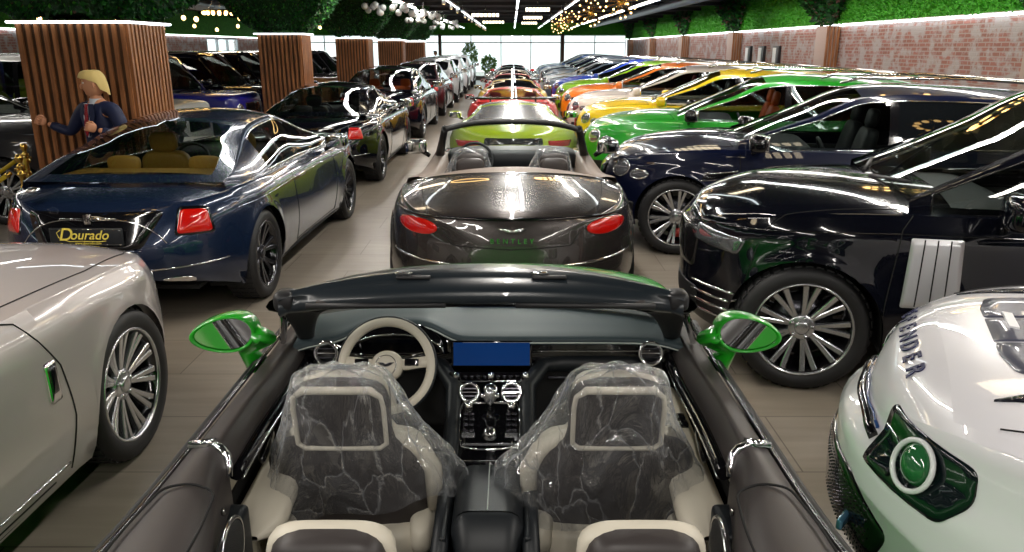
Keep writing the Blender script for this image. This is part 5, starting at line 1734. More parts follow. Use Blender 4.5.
# steering wheel
wc = LP(387, 366, .95)
nrm = (Vector((-NY - wc.x, 0, CAM_H - wc.z)) * .0 + Vector((-.88, 0, .47))).normalized()
ex = Vector((0, -1, 0)); ey = nrm.cross(ex) * -1
if ey.z < 0: ey = -ey
def WP(a, b, h=0): return wc + ex * a + ey * b + nrm * h
RW = .158
sw = MB().tube([WP(RW * math.cos(a), RW * math.sin(a)) for a in np.linspace(0, 2 * PI, 49)[:-1]], .0185, 10, closed=True).build('steering_wheel', M['cream'], root)
MB().tube([WP((RW + .013) * math.cos(a), (RW + .013) * math.sin(a), .004) for a in np.linspace(0, 2 * PI, 49)[:-1]], .008, 8, closed=True).build('rim_band', M['hide'], sw)
b = MB()
P = []
for r, h in ((0, .028), (.03, .028), (.048, .022), (.056, .010), (.058, -.01), (.03, -.03)):
    P.append([tuple(WP(r * math.cos(a), r * math.sin(a) * .95, h)) for a in np.linspace(0, 2 * PI, 29)[:-1]])
b.grid(np.array(P), wrap='v'); hub = b.build('wheel_hub', M['cream'], sw)
MB().tube([WP(.036 * math.cos(a), .036 * math.sin(a), .027) for a in np.linspace(0, 2 * PI, 29)[:-1]], .0016, 5, closed=True).build('hub_ring', M['chrome'], sw)
for sg in (1, -1):
    em = MB()
    em.tube([WP(0, .0, .031), WP(sg * .012, .006, .031), WP(sg * .028, .009, .030)], [.004, .004, .0015], 5)
    em.tube([WP(0, -.003, .031), WP(sg * .012, .001, .031), WP(sg * .022, .004, .030)], [.003, .003, .0012], 5)
    em.build('wing_emblem', M['alud'], sw)
    P = [[tuple(WP(sg * x, y0 + yy, h)) for yy, h in ((-.020, 0), (-.017, .008), (0, .011), (.017, .008), (.020, 0), (0, -.012))] for x, y0 in ((.045, .004), (.08, .006), (.115, .012), (.150, .016))]
    b = MB(); b.grid(np.array(P), wrap='v'); b.build('spoke', M['cream'], sw)
    MB().box(WP(sg * .088, .012, .012), (.008, .050, .026), Matrix((nrm, -ex, ey)).transposed(), bev=.004).build('switch_pod', M['gblack'], sw)
    b = MB().tube([WP(sg * .022, -.045, .004), WP(sg * .024, -.09, .0), WP(sg * .030, -.150, 0)], [.010, .009, .010], 8); b.build('lower_spoke', M['cream'], sw)
    MB().tube([WP(sg * .05, .03, -.03), WP(sg * .13, .045, -.035), WP(sg * .165, .04, -.03)], [.008, .008, .010], 8).build('stalk', M['gblack'], root)
MB().tube([WP(0, 0, -.02), WP(0, 0, -.2)], .035, 12).build('steering_column', M['hide'], root)

# seats
def near_seat(yc, name='front_seat'):
    rt = empty(name, (0, 0, 0), 0, root)
    wz = pchip([(.40, .235), (.60, .262), (.74, .268), (.815, .235), (.855, .165), (.89, .148), (.98, .150), (1.035, .138), (1.06, .108), (1.075, .04)])
    xz = lambda z: .055 - (z - .80) * .18
    def shell(dx, grow, th, m, nm):
        P = []
        for z in list(np.linspace(.40, .81, 9)) + list(np.linspace(.83, 1.02, 9)) + [1.04, 1.055, 1.068, 1.075]:
            w = float(wz(z)) + grow; row = []
            for q in range(24):
                an = 2 * PI * q / 24
                row.append((xz(z) + dx + th * math.copysign(abs(math.sin(an)) ** .7, math.sin(an)) * min(1, w / .1) + .04 * (abs(math.cos(an)) ** 3) * (1 if z < .84 else .3), yc + w * math.copysign(abs(math.cos(an)) ** .75, math.cos(an)), z + (0 if grow == 0 else .008)))
            P.append(row)
        b = MB(); b.grid(np.array(P), wrap='v'); b.add(P[-1], [tuple(range(24))]); return b.build(nm, m, rt)
    shell(0, 0, .040, M['cap'], 'seat_shell')
    shell(.055, -.012, .040, M['cream'], 'seat_pad')
    si = -1 if yc > 0 else 1
    MB().tube([(.06, yc + si * .13, .868), (.07, yc + si * .175, .842), (.075, yc + si * .235, .80), (.08, yc + si * .268, .73), (.10, yc + si * .27, .58)], [.018, .026, .030, .030, .026], 10).build('shoulder_bolster', M['cream'], rt)
    # cream frame round the head restraint
    pts = []
    for z in (.86, .89, .94, .99, 1.03): pts.append((xz(z) - .038, yc + min(.136, float(wz(z)) * .93), z))
    top = [(xz(1.05) - .036, yc + y, 1.052) for y in (.10, .05, 0, -.05, -.10)]
    pts2 = [(p[0], 2 * yc - p[1], p[2]) for p in pts[::-1]]
    low = [(xz(.845) - .038, yc + y, .842) for y in (-.115, -.06, 0, .06, .115)]
    MB().tube(pts + top + pts2 + low, [.008] * len(pts) + [.013] * 5 + [.008] * len(pts2) + [.008] * 5, 8, closed=True).build('headrest_piping', M['cream'], rt)
    MB().sq((.27, yc, .44), (.26, .25, .10), .4, .4).build('seat_cushion', M['cream'], rt)
    for sg in (1, -1): MB().sq((.25, yc + sg * .225, .50), (.25, .045, .07), .6, .6).build('cushion_bolster', M['cream'], rt)
    MB().box((.2, yc, .31), (.5, .40, .12), bev=.02).build('seat_base', M['under'], rt)
near_seat(.432); near_seat(-.412)
for sg in (1, -1):
    yc = -.03 + sg * .36
    rt = empty('rear_seat', (0, 0, 0), 0, root)
    b = MB(); b.sq((-.575, yc, .862), (.036, .152, .120), .5, .5, rotm(0, R_(-8), 0)); b.build('headrest_frame', M['cream'], rt)
    b = MB(); b.sq((-.604, yc, .866), (.050, .134, .112), .5, .5, rotm(0, R_(-8), 0)); b.build('headrest_back', M['cap'], rt)
    b = MB(); b.sq((-.66, yc, .60), (.075, .27, .22), .4, .35, rotm(0, R_(-14), 0)); b.build('seat_back', M['cream'], rt)
    b = MB(); b.sq((-.42, yc, .40), (.24, .26, .09), .4, .4); b.build('seat_cushion', M['hide'], rt)
    for q in (.065, -.065): MB().sq((-.567, yc + q, .955), (.006, .008, .006), 1, 1, nu=8, nv=6).build('headrest_button', M['chrome'], rt)
# rear deck beyond the frame
MB().grid(np.array([[(x, y, .975 - .02 * (y / .6) ** 2) for x in np.linspace(-1.8, -.78, 6)] for y in np.linspace(-.56, .56, 9)])).build('rear_deck', M['cap'], root)

# door mirrors
for sg in (1, -1):
    c = LP(227 if sg > 0 else 745, 331, 1.06)
    ry, rz_ = .106, .066
    def MP(a, r, h):      # housing ring, pointed outboard
        y = math.cos(a) * ry * r; z = math.sin(a) * rz_ * r * (1.0 - .22 * math.cos(a))
        return (c.x + h - .10 * (math.cos(a) * r) * .3, c.y + sg * y, c.z + z)
    P = []
    for r, h in ((.86, -.040), (.93, -.052), (1.0, -.045), (1.03, -.02), (1.0, .02), (.85, .06), (.5, .085), (.0, .09)):
        P.append([MP(a, r, h) for a in np.linspace(0, 2 * PI, 37)[:-1]])
    b = MB(); b.grid(np.array(P), wrap='v'); mo = b.build('door_mirror', P_GREEN, root)
    b = MB(); P = [MP(a, .9, -.036) for a in np.linspace(0, 2 * PI, 37)[:-1]]
    b.add(P, [tuple(range(36))], False); b.build('mirror_glass', M['mirror'], mo)
    b = MB(); e0 = Vector((c.x + .01, c.y - sg * .085, c.z - .012)); 
    b.tube([e0, Vector((c.x + .02, c.y - sg * .135, c.z - .03)), Vector((c.x + .05, sg * .885, .97)), Vector((c.x + .07, sg * .85, .90))], [.040, .034, .030, .045], 10); b.build('mirror_arm', P_GREEN, mo)

# plastic covers on both front seats
def cover(yc, seed, label, flare, hem, skew):
    rs = np.random.RandomState(seed)
    ph = rs.uniform(0, 6.28, 12)
    P = []
    nz, na = 46, 110
    wz = pchip([(.56, .275), (.68, .250), (.78, .225), (.86, .195), (.94, .170), (1.02, .152), (1.07, .138), (1.098, .09), (1.11, .0)])
    inn = -1 if yc > 0 else 1
    dz = pchip([(.56, .135), (.78, .13), (.86, .12), (1.02, .10), (1.08, .085), (1.11, .0)])
    for i in range(nz + 1):
        t = i / nz
        row = []
        for j in range(na):
            a = 2 * PI * j / na
            zb = hem + skew * math.cos(a) + .018 * math.sin(3 * a + ph[0]) + .012 * math.sin(7 * a + ph[1])
            z = 1.11 - (1.11 - zb) * t ** 1.15
            low = min(1, max(0, (1.08 - z) / .35))
            w = float(wz(z)) + flare * low ** 2 + (.075 * low if math.cos(a) * inn > 0 else 0) * min(1, abs(math.cos(a)) * 3); d = float(dz(z)) + flare * .5 * low
            s1 = abs(math.sin(2.5 * a + ph[2] + 3.2 * z)) * .040 + abs(math.sin(4 * a + ph[3] - 5 * z)) * .030 + abs(math.sin(7.5 * a + ph[4] + 9 * z)) * .014 + abs(math.sin(13 * a + ph[5] - 12 * z)) * .006
            s1 += .012 * abs(math.sin(23 * z + 2 * a + ph[6])) + .008 * abs(math.sin(41 * z - 4 * a + ph[7]))
            k = 1 + (s1 - .035) * (.7 + low) * 1.7
            cx, sx_ = math.cos(a), math.sin(a)
            row.append((.075 - (z - .8) * .18 + d * k * math.copysign(abs(sx_) ** .8, sx_), yc + w * k * math.copysign(abs(cx) ** .8, cx), z + .008 * math.sin(9 * a + ph[8]) * (1 - low)))
        P.append(row)
    b = MB(); b.grid(np.array(P), wrap='v')
    o = b.build('plastic_seat_cover', M['film'])
    o.location = (NX, NY, 0); o.rotation_euler = (0, 0, R_(90))
    tag(o, label, 'plastic cover', 'clear plastic covers on the front seats')
    return o
cover(.432, 5, 'crumpled clear plastic cover over the front seat behind the steering wheel', .0, .63, -.05)
cover(-.412, 11, 'crumpled clear plastic cover over the front seat without a steering wheel', .015, .58, .05)
# ------------------------------------------------------------------ gunmetal convertible, tail towards the camera
P_GUN = paint('gunmetal', (.040, .034, .032), metal=.5, rough=.27)
mc = Car('convertible', GT, P_GUN, 'gunmetal brown convertible with oval red tail lights and a beige tonneau', 'convertible', None, (0, 7.50, 0), R_(90))
r2 = mc.root
M['tonneau'] = mat('tonneau_taupe', '#77695f', .5)
mc.patch('tail_light', 'rear', ell(.665, .838, .150, .052, e=.95), M['tail'], .006, .014, rings=7)
mc.lines('rear', [[(-.86, .905), (-.5, .915), (0, .92), (.5, .915), (.86, .905)]], .012, 'boot_lip_band', M['gblack'], both=False)  # black band across the tail below the boot lip
mc.lines('rear', [[(.47, .83), (.40, .74), (0, .725)], [(-.47, .83), (-.40, .74), (0, .725)]], .0035, both=False)
mc.lines('rear', [[(-.86, .62), (0, .60), (.86, .62)]], .008, 'bumper_trim', M['chrome'], both=False)
mc.patch('plate_recess', 'rear', poly([(-.42, .42), (.42, .42), (.36, .60), (-.36, .60)], .03), M['gblack'], .004, 0, both=False)
rear_plate(mc, .52, .5)
for sg in (1, -1):
    pts = []
    p, d = mc.ray('rear', 0, .845)
    em = MB()
    for k, (dz, l) in enumerate(((.012, .095), (.004, .075), (-.004, .055))):
        em.tube([(p.x - .012, 0, .845 + dz * .3), (p.x - .013, sg * l * .5, .85 + dz), (p.x - .008, sg * l, .852 + dz)], [.006, .005, .002], 5)
    em.build('wing_emblem', M['chrome'], r2)
text_mesh('tail_lettering', 'BENTLEY', .048, M['chrome'], r2, (mc.ray('rear', 0, .78)[0].x - .006, 0, .78), (PI / 2, 0, -PI / 2), .002, 0, space=1.7)
mc.lines('top', [[(-1.33, -.78), (-1.33, .78)]], .009, 'boot_trim', M['chrome'], both=False)
mc.lines('top', [[(-1.36, .72), (-1.9, .66), (-2.38, .56)]], .003)
# tonneau and cabin
P = []
for y in np.linspace(-1, 1, 25):
    row = []
    for t, xx in enumerate(np.linspace(-1.31, -.98, 7)):
        w = .79 - .02 * t
        z = 1.052 + .018 * math.sin(PI * (t + 1) / 8) - .075 * y * y
        if abs(y) > .97: z -= .03
        row.append((xx, y * w, z))
    row.append((-.965, y * .66, 1.02 - .06 * y * y)); row.append((-.955, y * .65, .80))
    P.append(row)
b = MB(); b.grid(np.array(P)); b.build('tonneau_cover', M['tonneau'], r2)
for sg in (1, -1):
    P = []
    for x in np.linspace(-1.27, .85, 22):
        yo = float(mc.width(x)) * float(mc.fg(1.0)) - .01; zo = float(mc.fsh(x))
        P.append([(x, sg * yo, zo), (x, sg * (yo - .02), zo + .045), (x, sg * (yo - .10), zo + .055), (x, sg * (yo - .17), zo + .04), (x, sg * (yo - .19), zo - .25)])
    b = MB(); b.grid(np.array(P)); b.build('door_top', M['tonneau'], r2)
    mc.seat((-.12, sg * .38, .42), .52, M['cap'], back=.46, name='front_seat')
    b = MB(); b.sq((-.86, sg * .36, 1.03), (.05, .125, .085), .6, .6); b.build('rear_headrest', M['cap'], r2)
    q = cover(0, 20 + sg, 'clear plastic cover on the ' + ('left' if sg > 0 else 'right') + ' front seat of the gunmetal convertible', 0, .72, 0)
    q.location = (0 - sg * .38, 7.50 - .30, .02); q['group'] = 'clear plastic covers in the gunmetal convertible'
b = MB(); b.sq((.72, 0, .90), (.26, .68, .11), .4, .3); b.build('dashboard', M['hide'], r2)
b = MB(); c = Vector((.40, .38, .92)); b.tube([c + Vector((math.sin(a) * .07, math.cos(a) * .18, math.sin(a) * .165)) for a in np.linspace(0, 2 * PI, 25)[:-1]], .016, 6, closed=True); b.box(c, (.03, .34, .05), bev=.01)
b.build('steering_wheel', M['hide'], r2)
b = MB(); b.box((-.2, 0, .3), (2.2, 1.5, .04)); b.box((-.9, 0, .6), (.1, 1.3, .5)); b.box((-.1, 0, .5), (1.2, .22, .3), bev=.03)
b.build('cabin_tub', M['under'], r2)
P = [(.10 - .30 * abs(y) ** 3 + .12, y * .645, 1.325 - .05 * abs(y) ** 3) for y in np.linspace(-1, 1, 21)]
hd2 = MB().tube(P, .028, 8).build('windscreen_header', M['dark'], r2)
for sg in (1, -1):
    MB().tube([(-.06, sg * .64, 1.285), (.20, sg * .69, 1.14), (.62, sg * .76, .93)], [.034, .036, .05], 8).build('windscreen_pillar', M['dark'], r2)
P = []
for y in np.linspace(-1, 1, 17):
    top = Vector((.22 - .30 * abs(y) ** 3, y * .645, 1.325 - .05 * abs(y) ** 3)); bot = Vector((1.05 - .26 * y * y, y * .78, .97))
    P.append([tuple(top.lerp(bot, t)) for t in np.linspace(0, 1, 5)])
b = MB(); b.grid(np.array(P)); b.build('windscreen', M['glass_clear'], r2)
mc.door_mirror(.58, 1.0, 1.04, M['gblack'], (.09, .115, .075))
mc.handles([(-.35, .80)])
# ------------------------------------------------------------------ white off-roader at the lower right corner
DEF = dict(BOX, xf=2.26, W=.95, ax=(-1.5, 1.40), pf=5, qf=.5, pr=14, ne=6, te=4, kc=3.2, fl=.02, RA=.44, nt=12, ns=15,
    w=[(-2.3, .93), (0, .95), (2.26, .95)],
    sh=[(-2.3, 1.16), (.9, 1.16), (1.5, 1.13), (1.9, 1.10), (2.12, 1.05), (2.26, .94)],
    zc=[(-2.3, 1.2), (.9, 1.23), (1.5, 1.225), (1.85, 1.195), (2.05, 1.155), (2.18, 1.09), (2.26, .98)],
    sill=[(-2.3, .45), (1.9, .42), (2.26, .50)],
    nose=[(.3, -.14), (.5, -.03), (.62, .02), (.86, .02), (.90, -.02), (.93, -.065), (1.0, -.07), (1.2, -.075)],
    hood=(.95, 2.06), hoodc=.93, doors=[(-.2, .8), (-1.1, -.2)], xcuts=[.8, -.2, -1.1, .95])
P_WHITE = paint('ice_white', (.74, .73, .76), rough=.3)
dw = Car('off_roader', DEF, P_WHITE, 'white off-roader with dark bonnet decals and a rounded-square headlight, lower right corner', 'car', None, (3.21, 1.49, 0), R_(156))
d0 = dw.root
def hl_kind(sg): return ('dir', 1.4, sg * .1, sg * R_(36))
K = ('dir', 0, 0, R_(36))
cx = 2.08 * math.sin(R_(36)) * -1 + .46 * math.cos(R_(36))
def shape(s=1.0, dx=0, dz=0):
    return poly([(cx + dx - .150 * s, .945 + dz + .085 * s), (cx + dx + .225 * s, .945 + dz + .075 * s), (cx + dx + .235 * s, .945 + dz - .02 * s), (cx + dx + .175 * s, .945 + dz - .105 * s), (cx + dx - .150 * s, .945 + dz - .09 * s)], .03 * s)
M['lampdark'] = mat('lamp_bowl_dark', (.006, .012, .014), .08, .3, .6)
fr = dw.patch('headlight', K, shape(), M['lampdark'], .006, .004, rings=6)
for k, o in enumerate(fr):
    sg = 1 if k == 0 else -1
    pc, d = dw.ray(K, cx + .055, .945); pc = pc - d * .034
    rt_ = Vector((-math.sin(R_(36)), math.cos(R_(36)), 0)); up_ = Vector((-.25, -.18, .95)).normalized()
    pts = [pc + rt_ * .068 * math.cos(a) + up_ * .070 * math.sin(a) for a in np.linspace(0, 2 * PI, 33)[:-1]]
    pts = [Vector((p.x, sg * p.y, p.z)) for p in pts]
    MB().tube(pts, .008, 8, closed=True).build('lamp_ring', mat('lamp_ring_white', (.7, .72, .72), .2, 0, 1), o)
    c = sum(pts, Vector()) / len(pts)
    MB().sq(c - Vector((.02, sg * .012, 0)), (.05, .06, .062), 1, 1).build('lamp_lens', mat('lens_green_reflection', (.02, .12, .04), .05, 0, 1, spec=.8), o)  # green reflection of the hall put into the lens colour
    lo = [dw.ray(K, cx + a, .945 + b) for a, b in ((-.13, .02), (-.06, .015), (-.03, .0))]
    MB().tube([Vector((p.x + .01, sg * p.y, p.z)) for p, d in lo], .004, 6).build('lamp_bar', M['chrome'], o)
    for (a, b) in ((-.02, -.062), (.02, -.068), (.06, -.062)):
        p, d = dw.ray(K, cx + a, .945 + b)
        MB().tube([Vector((p.x + .01, sg * (p.y + .008), p.z + .012)), Vector((p.x + .01, sg * (p.y + .008), p.z - .012))], .0045, 6).build('lamp_fin', M['alud'], o)
# slot between bonnet and nose panel, lower grille, fog lamp, tow recess
dw.lines('front', [[(-.34, .905), (-.2, .915), (0, .918), (.2, .915), (.32, .905)]], .018, 'grille_slot', M['gblack'], both=False, lift=.0)
dw.lines('front', [[(-.32, .93), (0, .94), (.30, .93)]], .006, 'slot_trim', mat('slot_blue', (.02, .06, .2), .2, 0, 1), both=False, lift=.004)
lg = dw.patch('lower_grille', 'front', poly([(-.45, .52), (.45, .52), (.52, .70), (.30, .78), (-.30, .78), (-.52, .70)], .04), M['gblack'], .008, .01, both=False, rings=7)
b = MB()
for zz in np.arange(.56, .75, .018):
    for yy in np.arange(-.44, .45, .021):
        if abs(yy) < .12 and .6 < zz < .7: continue
        p, d = dw.ray('front', yy + (.013 if int(round(zz / .018)) % 2 else 0), zz)
        if p is not None: b.box(p + Vector((.017, 0, 0)), (.004, .006, .004))
o = b.build('grille_mesh', M['alud'], lg[0]); o['kind'] = 'stuff'
MB().box(dw.ray('front', .36, .64)[0] + Vector((.02, 0, 0)), (.02, .12, .035), rotm(0, 0, -.3), bev=.008).build('fog_lamp', mat('fog_blue', (.1, .25, .4), .1, .5, 1), d0)
dw.lines('side', [[(1.95, .50), (2.0, .75)]], .012, 'bumper_corner', M['gblack'])
dw.lines('top', [[(1.0, 0), (1.0, .6), (1.0, .80), (1.6, .74), (1.92, .60)]], .003)
# bonnet plates and decals
ck = mat('chequer_black', (.01, .012, .02), .22, .3, .5)
N, L, bb = nt(ck)
tc = N.new('ShaderNodeTexCoord'); vo = N.new('ShaderNodeTexVoronoi'); vo.inputs['Scale'].default_value = 60; vo.inputs['Randomness'].default_value = .3
bu = N.new('ShaderNodeBump'); bu.inputs['Strength'].default_value = 1; bu.inputs['Distance'].default_value = .01
L.new(tc.outputs['Object'], vo.inputs['Vector']); L.new(vo.outputs['Distance'], bu.inputs['Height']); L.new(bu.outputs[0], bb.inputs['Normal'])
dw.patch('bonnet_plate', 'top', poly([(1.93, .49), (1.55, .40), (1.2, .40), (1.2, .56), (1.55, .57)], .01), ck, .006, .002, rings=6)
grey = mat('decal_grey', '#4a4c5c', .35, 0, .6)
dw.patch('bonnet_decal', 'top', poly([(1.86, -.34), (1.885, -.22), (1.885, -.115), (1.2, -.115), (1.2, -.36), (1.84, -.36)], .02, sub=.04), grey, .003, 0, both=False, rings=6)
dec = dw.patch('bonnet_decal', 'top', poly([(1.885, -.10), (1.885, .115), (1.2, .115), (1.2, -.10)], .006, sub=.04), grey, .003, 0, both=False, rings=6)
dw.patch('bonnet_decal', 'top', poly([(1.885, .13), (1.885, .22), (1.86, .34), (1.84, .36), (1.2, .36), (1.2, .13)], .02, sub=.04), grey, .003, 0, both=False, rings=6)
zt = dw.ray('top', 1.72, 0)[0].z
text_mesh('decal_number', '110', .20, mat('decal_white', (.8, .8, .82), .4), dec[0], (1.735, 0.02, zt + .012), (0, R_(4), PI), .003, 0, offset=.004)
for k, ch in enumerate('DEFENDER'):
    y = -.44 + k * .68 / 7
    x = 2.10 - .16 * y * y
    p, d = dw.ray('top', x, y); qx, _ = dw.ray('top', x - .04, y); qy, _ = dw.ray('top', x, y + .03)
    ry_ = (qy - p).normalized(); ux = (qx - p).normalized()
    nz_ = ry_.cross(ux).normalized(); ux = nz_.cross(ry_).normalized()
    o = text_mesh('bonnet_letter', ch, .078, mat('letter_navy', (.006, .008, .06), .35), d0, p + nz_ * .004, (0, 0, 0), .002, 0, sx=1.15, offset=.002)
    o.rotation_euler = Matrix((ry_, ux, nz_)).transposed().to_euler()
# ------------------------------------------------------------------ people
def skin(name, nodes, edges, m, parent=None, sub=2):
    me = bpy.data.meshes.new(name)
    me.from_pydata([n[0] for n in nodes], edges, [])
    o = bpy.data.objects.new(name, me); COL.objects.link(o)
    sm = o.modifiers.new('s', 'SKIN'); sm.use_smooth_shade = True
    for i, n in enumerate(nodes):
        r = n[1]
        me.skin_vertices[0].data[i].radius = r if isinstance(r, tuple) else (r, r)
        me.skin_vertices[0].data[i].use_root = (i == 0)
    ss = o.modifiers.new('u', 'SUBSURF'); ss.levels = sub; ss.render_levels = sub
    dg = bpy.context.evaluated_depsgraph_get()
    nm = bpy.data.meshes.new_from_object(o.evaluated_get(dg))
    nm.name = name
    bpy.data.objects.remove(o)
    nm.materials.clear(); nm.materials.append(m)
    nm.polygons.foreach_set('use_smooth', [True] * len(nm.polygons))
    return link(name, nm, parent)
def person(name, loc, rz, label, suit, hairm, elbows, wrists, tie=True, headturn=0.0, scale=1.0):
    """faces local -y; x to the person's left"""
    S = mat('skin_tone', '#c98f6c', .5)
    root = empty(name, loc, rz); root.scale = (scale,) * 3
    (er, el), (wr, wl) = elbows, wrists
    sr, sl_ = (-.19, .01, 1.44), (.19, .01, 1.44)
    n = [((0, 0, .98), (.15, .11)), ((0, 0, 1.15), (.14, .10)), ((0, .0, 1.34), (.16, .105)), ((0, .01, 1.46), (.10, .075)), ((0, .0, 1.54), .055), ((0, -.01, 1.60), .055),
         (sr, .055), (er, .043), (wr, .028), (sl_, .055), (el, .043), (wl, .028),
         ((-.10, 0, .90), .085), ((-.11, -.01, .50), .058), ((-.12, .01, .09), .04), ((-.12, -.13, .03), .035), ((.10, 0, .90), .085), ((.11, -.01, .50), .058), ((.12, .01, .09), .04), ((.12, -.13, .03), .035)]
    e = [(0, 1), (1, 2), (2, 3), (3, 4), (4, 5), (3, 6), (6, 7), (7, 8), (3, 9), (9, 10), (10, 11), (0, 12), (12, 13), (13, 14), (14, 15), (0, 16), (16, 17), (17, 18), (18, 19)]
    body = skin('body', n, e, S, root)
    # head, features and closed hands joined into the body mesh
    b = MB()
    rt = Matrix.Rotation(headturn, 3, 'Z')
    H = Vector((0, -.015, 1.68))
    def hp(x, y, z): return H + rt @ Vector((x, y, z))
    P = []
    for t in np.linspace(0, 1, 17):
        z = -.115 + .235 * t
        w = .076 * math.sqrt(max(0, 1 - ((t - .55) / .56) ** 2)) ** .8 + (.012 if t < .3 else 0) * t
        dpt = .098 * math.sqrt(max(0, 1 - ((t - .56) / .57) ** 2)) ** .7
        row = []
        for a in np.linspace(0, 2 * PI, 25)[:-1]:
            x, y = w * math.cos(a), dpt * math.sin(a)
            if y < 0:
                y += -.012 * math.exp(-((t - .06) / .08) ** 2) * max(0, -math.sin(a)) ** 3 - .016 * math.exp(-((t - .42) / .10) ** 2) * max(0, -math.sin(a)) ** 24
                y += .010 * math.exp(-((t - .56) / .05) ** 2) * math.exp(-((abs(x) - .032) / .018) ** 2)
            row.append(tuple(hp(x, y, z)))
        P.append(row)
    b.grid(np.array(P), wrap='v')
    b.sq(hp(0, -.104, -.018), (.013, .018, .024), .8, .8, nu=10, nv=8)
    for sg in (1, -1): b.sq(hp(sg * .077, .01, 0), (.010, .022, .032), .8, .8, nu=10, nv=8)
    for w_, e_, sg in ((wr, er, -1), (wl, el, 1)):
        w_ = Vector(w_); d = (w_ - Vector(e_)).normalized()
        sd = d.cross(Vector((0, 0, 1))).normalized(); up = sd.cross(d)
        c = w_ + d * .055
        Rm = Matrix((d, sd, up)).transposed()
        b.sq(c, (.045, .024, .042), .6, .6, Rm, nu=12, nv=8)
        for f in range(4):
            z = .030 - f * .021; L_ = (.9, 1, .95, .8)[f]
            k0 = w_ + d * .092 + up * z
            b.tube([w_ + d * .06 + up * z, k0 + sd * sg * .0, k0 + d * .006 - sd * sg * -.03 * L_, w_ + d * .075 + up * z + sd * sg * .046 * L_, w_ + d * .05 + up * z + sd * sg * .036], [.011, .0115, .0105, .0095, .008], 8)
        b.tube([w_ + d * .025 + up * .03, w_ + d * .06 + up * .052 + sd * sg * .018, w_ + d * .088 + up * .046 + sd * sg * .036], [.013, .012, .010], 8)
    hm = b.build('tmp', S)
    bmx = bmesh.new(); bmx.from_mesh(body.data); bmx.from_mesh(hm.data); bmx.to_mesh(body.data); bmx.free()
    bpy.data.objects.remove(hm)
    body.data.polygons.foreach_set('use_smooth', [True] * len(body.data.polygons))
    for sg in (1, -1):
        MB().sq(hp(sg * .032, -.082, .016), (.012, .006, .007), 1, 1, nu=10, nv=6).build('eye', M['white'], root)
        MB().box(hp(sg * .034, -.088, .036), (.036, .008, .007), rt, bev=.002).build('eyebrow', hairm, root)
    MB().box(hp(0, -.094, -.058), (.042, .008, .007), rt, bev=.003).build('mouth', mat('lip', '#9a5148', .5), root)
    P = []
    for t in np.linspace(0, 1, 10):
        row = []
        for a in np.linspace(0, 2 * PI, 29)[:-1]:
            fr_ = max(0, -math.sin(a) + .3) / 1.3
            bk = max(0, math.sin(a))
            zb = -.02 + .085 * fr_ ** .35 if fr_ > 0 else -.02 - .085 * bk ** 1.5
            z = zb + (.135 - zb) * math.sin(t * PI / 2)
            r = math.cos(t * PI / 2) ** .55
            row.append(tuple(hp(.094 * r * math.cos(a), .116 * r * math.sin(a) + .004 + .022 * bk * (1 - t * .5) - .014 * fr_ * (1 - t * .3), z + .004 * math.sin(9 * a))))
        P.append(row)
    h = MB(); h.grid(np.array(P), wrap='v'); h.build('hair', hairm, root)
    # jacket, shirt, tie, trousers, shoes
    jn = [((0, 0, .92), (.185, .135)), ((0, 0, 1.12), (.172, .125)), ((0, .0, 1.33), (.195, .13)), ((0, .015, 1.455), (.125, .085)),
          (sr, .080), (er, .062), (tuple(Vector(wr) * .93 + Vector(er) * .07), .046), (sl_, .080), (el, .062), (tuple(Vector(wl) * .93 + Vector(el) * .07), .046)]
    je = [(0, 1), (1, 2), (2, 3), (3, 4), (4, 5), (5, 6), (3, 7), (7, 8), (8, 9)]
    skin('jacket', jn, je, suit, root)
    sh = mat('shirt_white', '#cfd6e0', .6)
    V = [(-.055, -.118, 1.50), (.055, -.118, 1.50), (.035, -.150, 1.36), (.004, -.158, 1.18), (-.004, -.158, 1.18), (-.035, -.150, 1.36)]
    b = MB(); b.add(V + [(x, y + .03, z) for x, y, z in V], [(0, 1, 2, 3, 4, 5), (11, 10, 9, 8, 7, 6)] + [(i, (i + 1) % 6, (i + 1) % 6 + 6, i + 6) for i in range(6)], False)
    b.lathe([(.066, 1.485), (.060, 1.53), (.062, 1.545)], 20, c=(0, -.005, 0)); b.build('shirt', sh, root)
    if tie:
        V = [(-.016, -.128, 1.50), (.016, -.128, 1.50), (.012, -.140, 1.47), (.026, -.166, 1.25), (.0, -.170, 1.19), (-.026, -.166, 1.25), (-.012, -.140, 1.47)]
        b = MB(); n_ = 7; b.add([(x, y - .004, z) for x, y, z in V] + [(x, y + .008, z) for x, y, z in V], [tuple(range(7)), tuple(range(13, 6, -1))] + [(i, (i + 1) % 7, (i + 1) % 7 + 7, i + 7) for i in range(7)], False)
        b.build('tie', mat('tie_red', '#8c1020', .5), root)
    for sg in (1, -1):
        b = MB(); b.add([(sg * .03, -.135, 1.50), (sg * .075, -.120, 1.50), (sg * .095, -.135, 1.38), (sg * .012, -.164, 1.16)], [(0, 1, 2, 3)], False)
        b.add([(sg * .03, -.128, 1.50), (sg * .075, -.112, 1.50), (sg * .095, -.125, 1.38), (sg * .012, -.150, 1.16)], [(3, 2, 1, 0)], False)
        b.build('lapel', suit, root)
    skin('trousers', [((0, 0, .97), (.165, .12)), ((-.10, 0, .86), .105), ((-.11, -.01, .50), .080), ((-.12, .01, .10), .070), ((.10, 0, .86), .105), ((.11, -.01, .50), .080), ((.12, .01, .10), .070)],
         [(0, 1), (1, 2), (2, 3), (0, 4), (4, 5), (5, 6)], suit, root)
    for sg in (1, -1): MB().sq((sg * .12, -.06, .05), (.05, .145, .05), .7, .7).build('shoe', M['gblack'], root)
    tag(root, label, 'person')
    return root
suit_blue = mat('suit_blue', '#0e1a3e', .6)
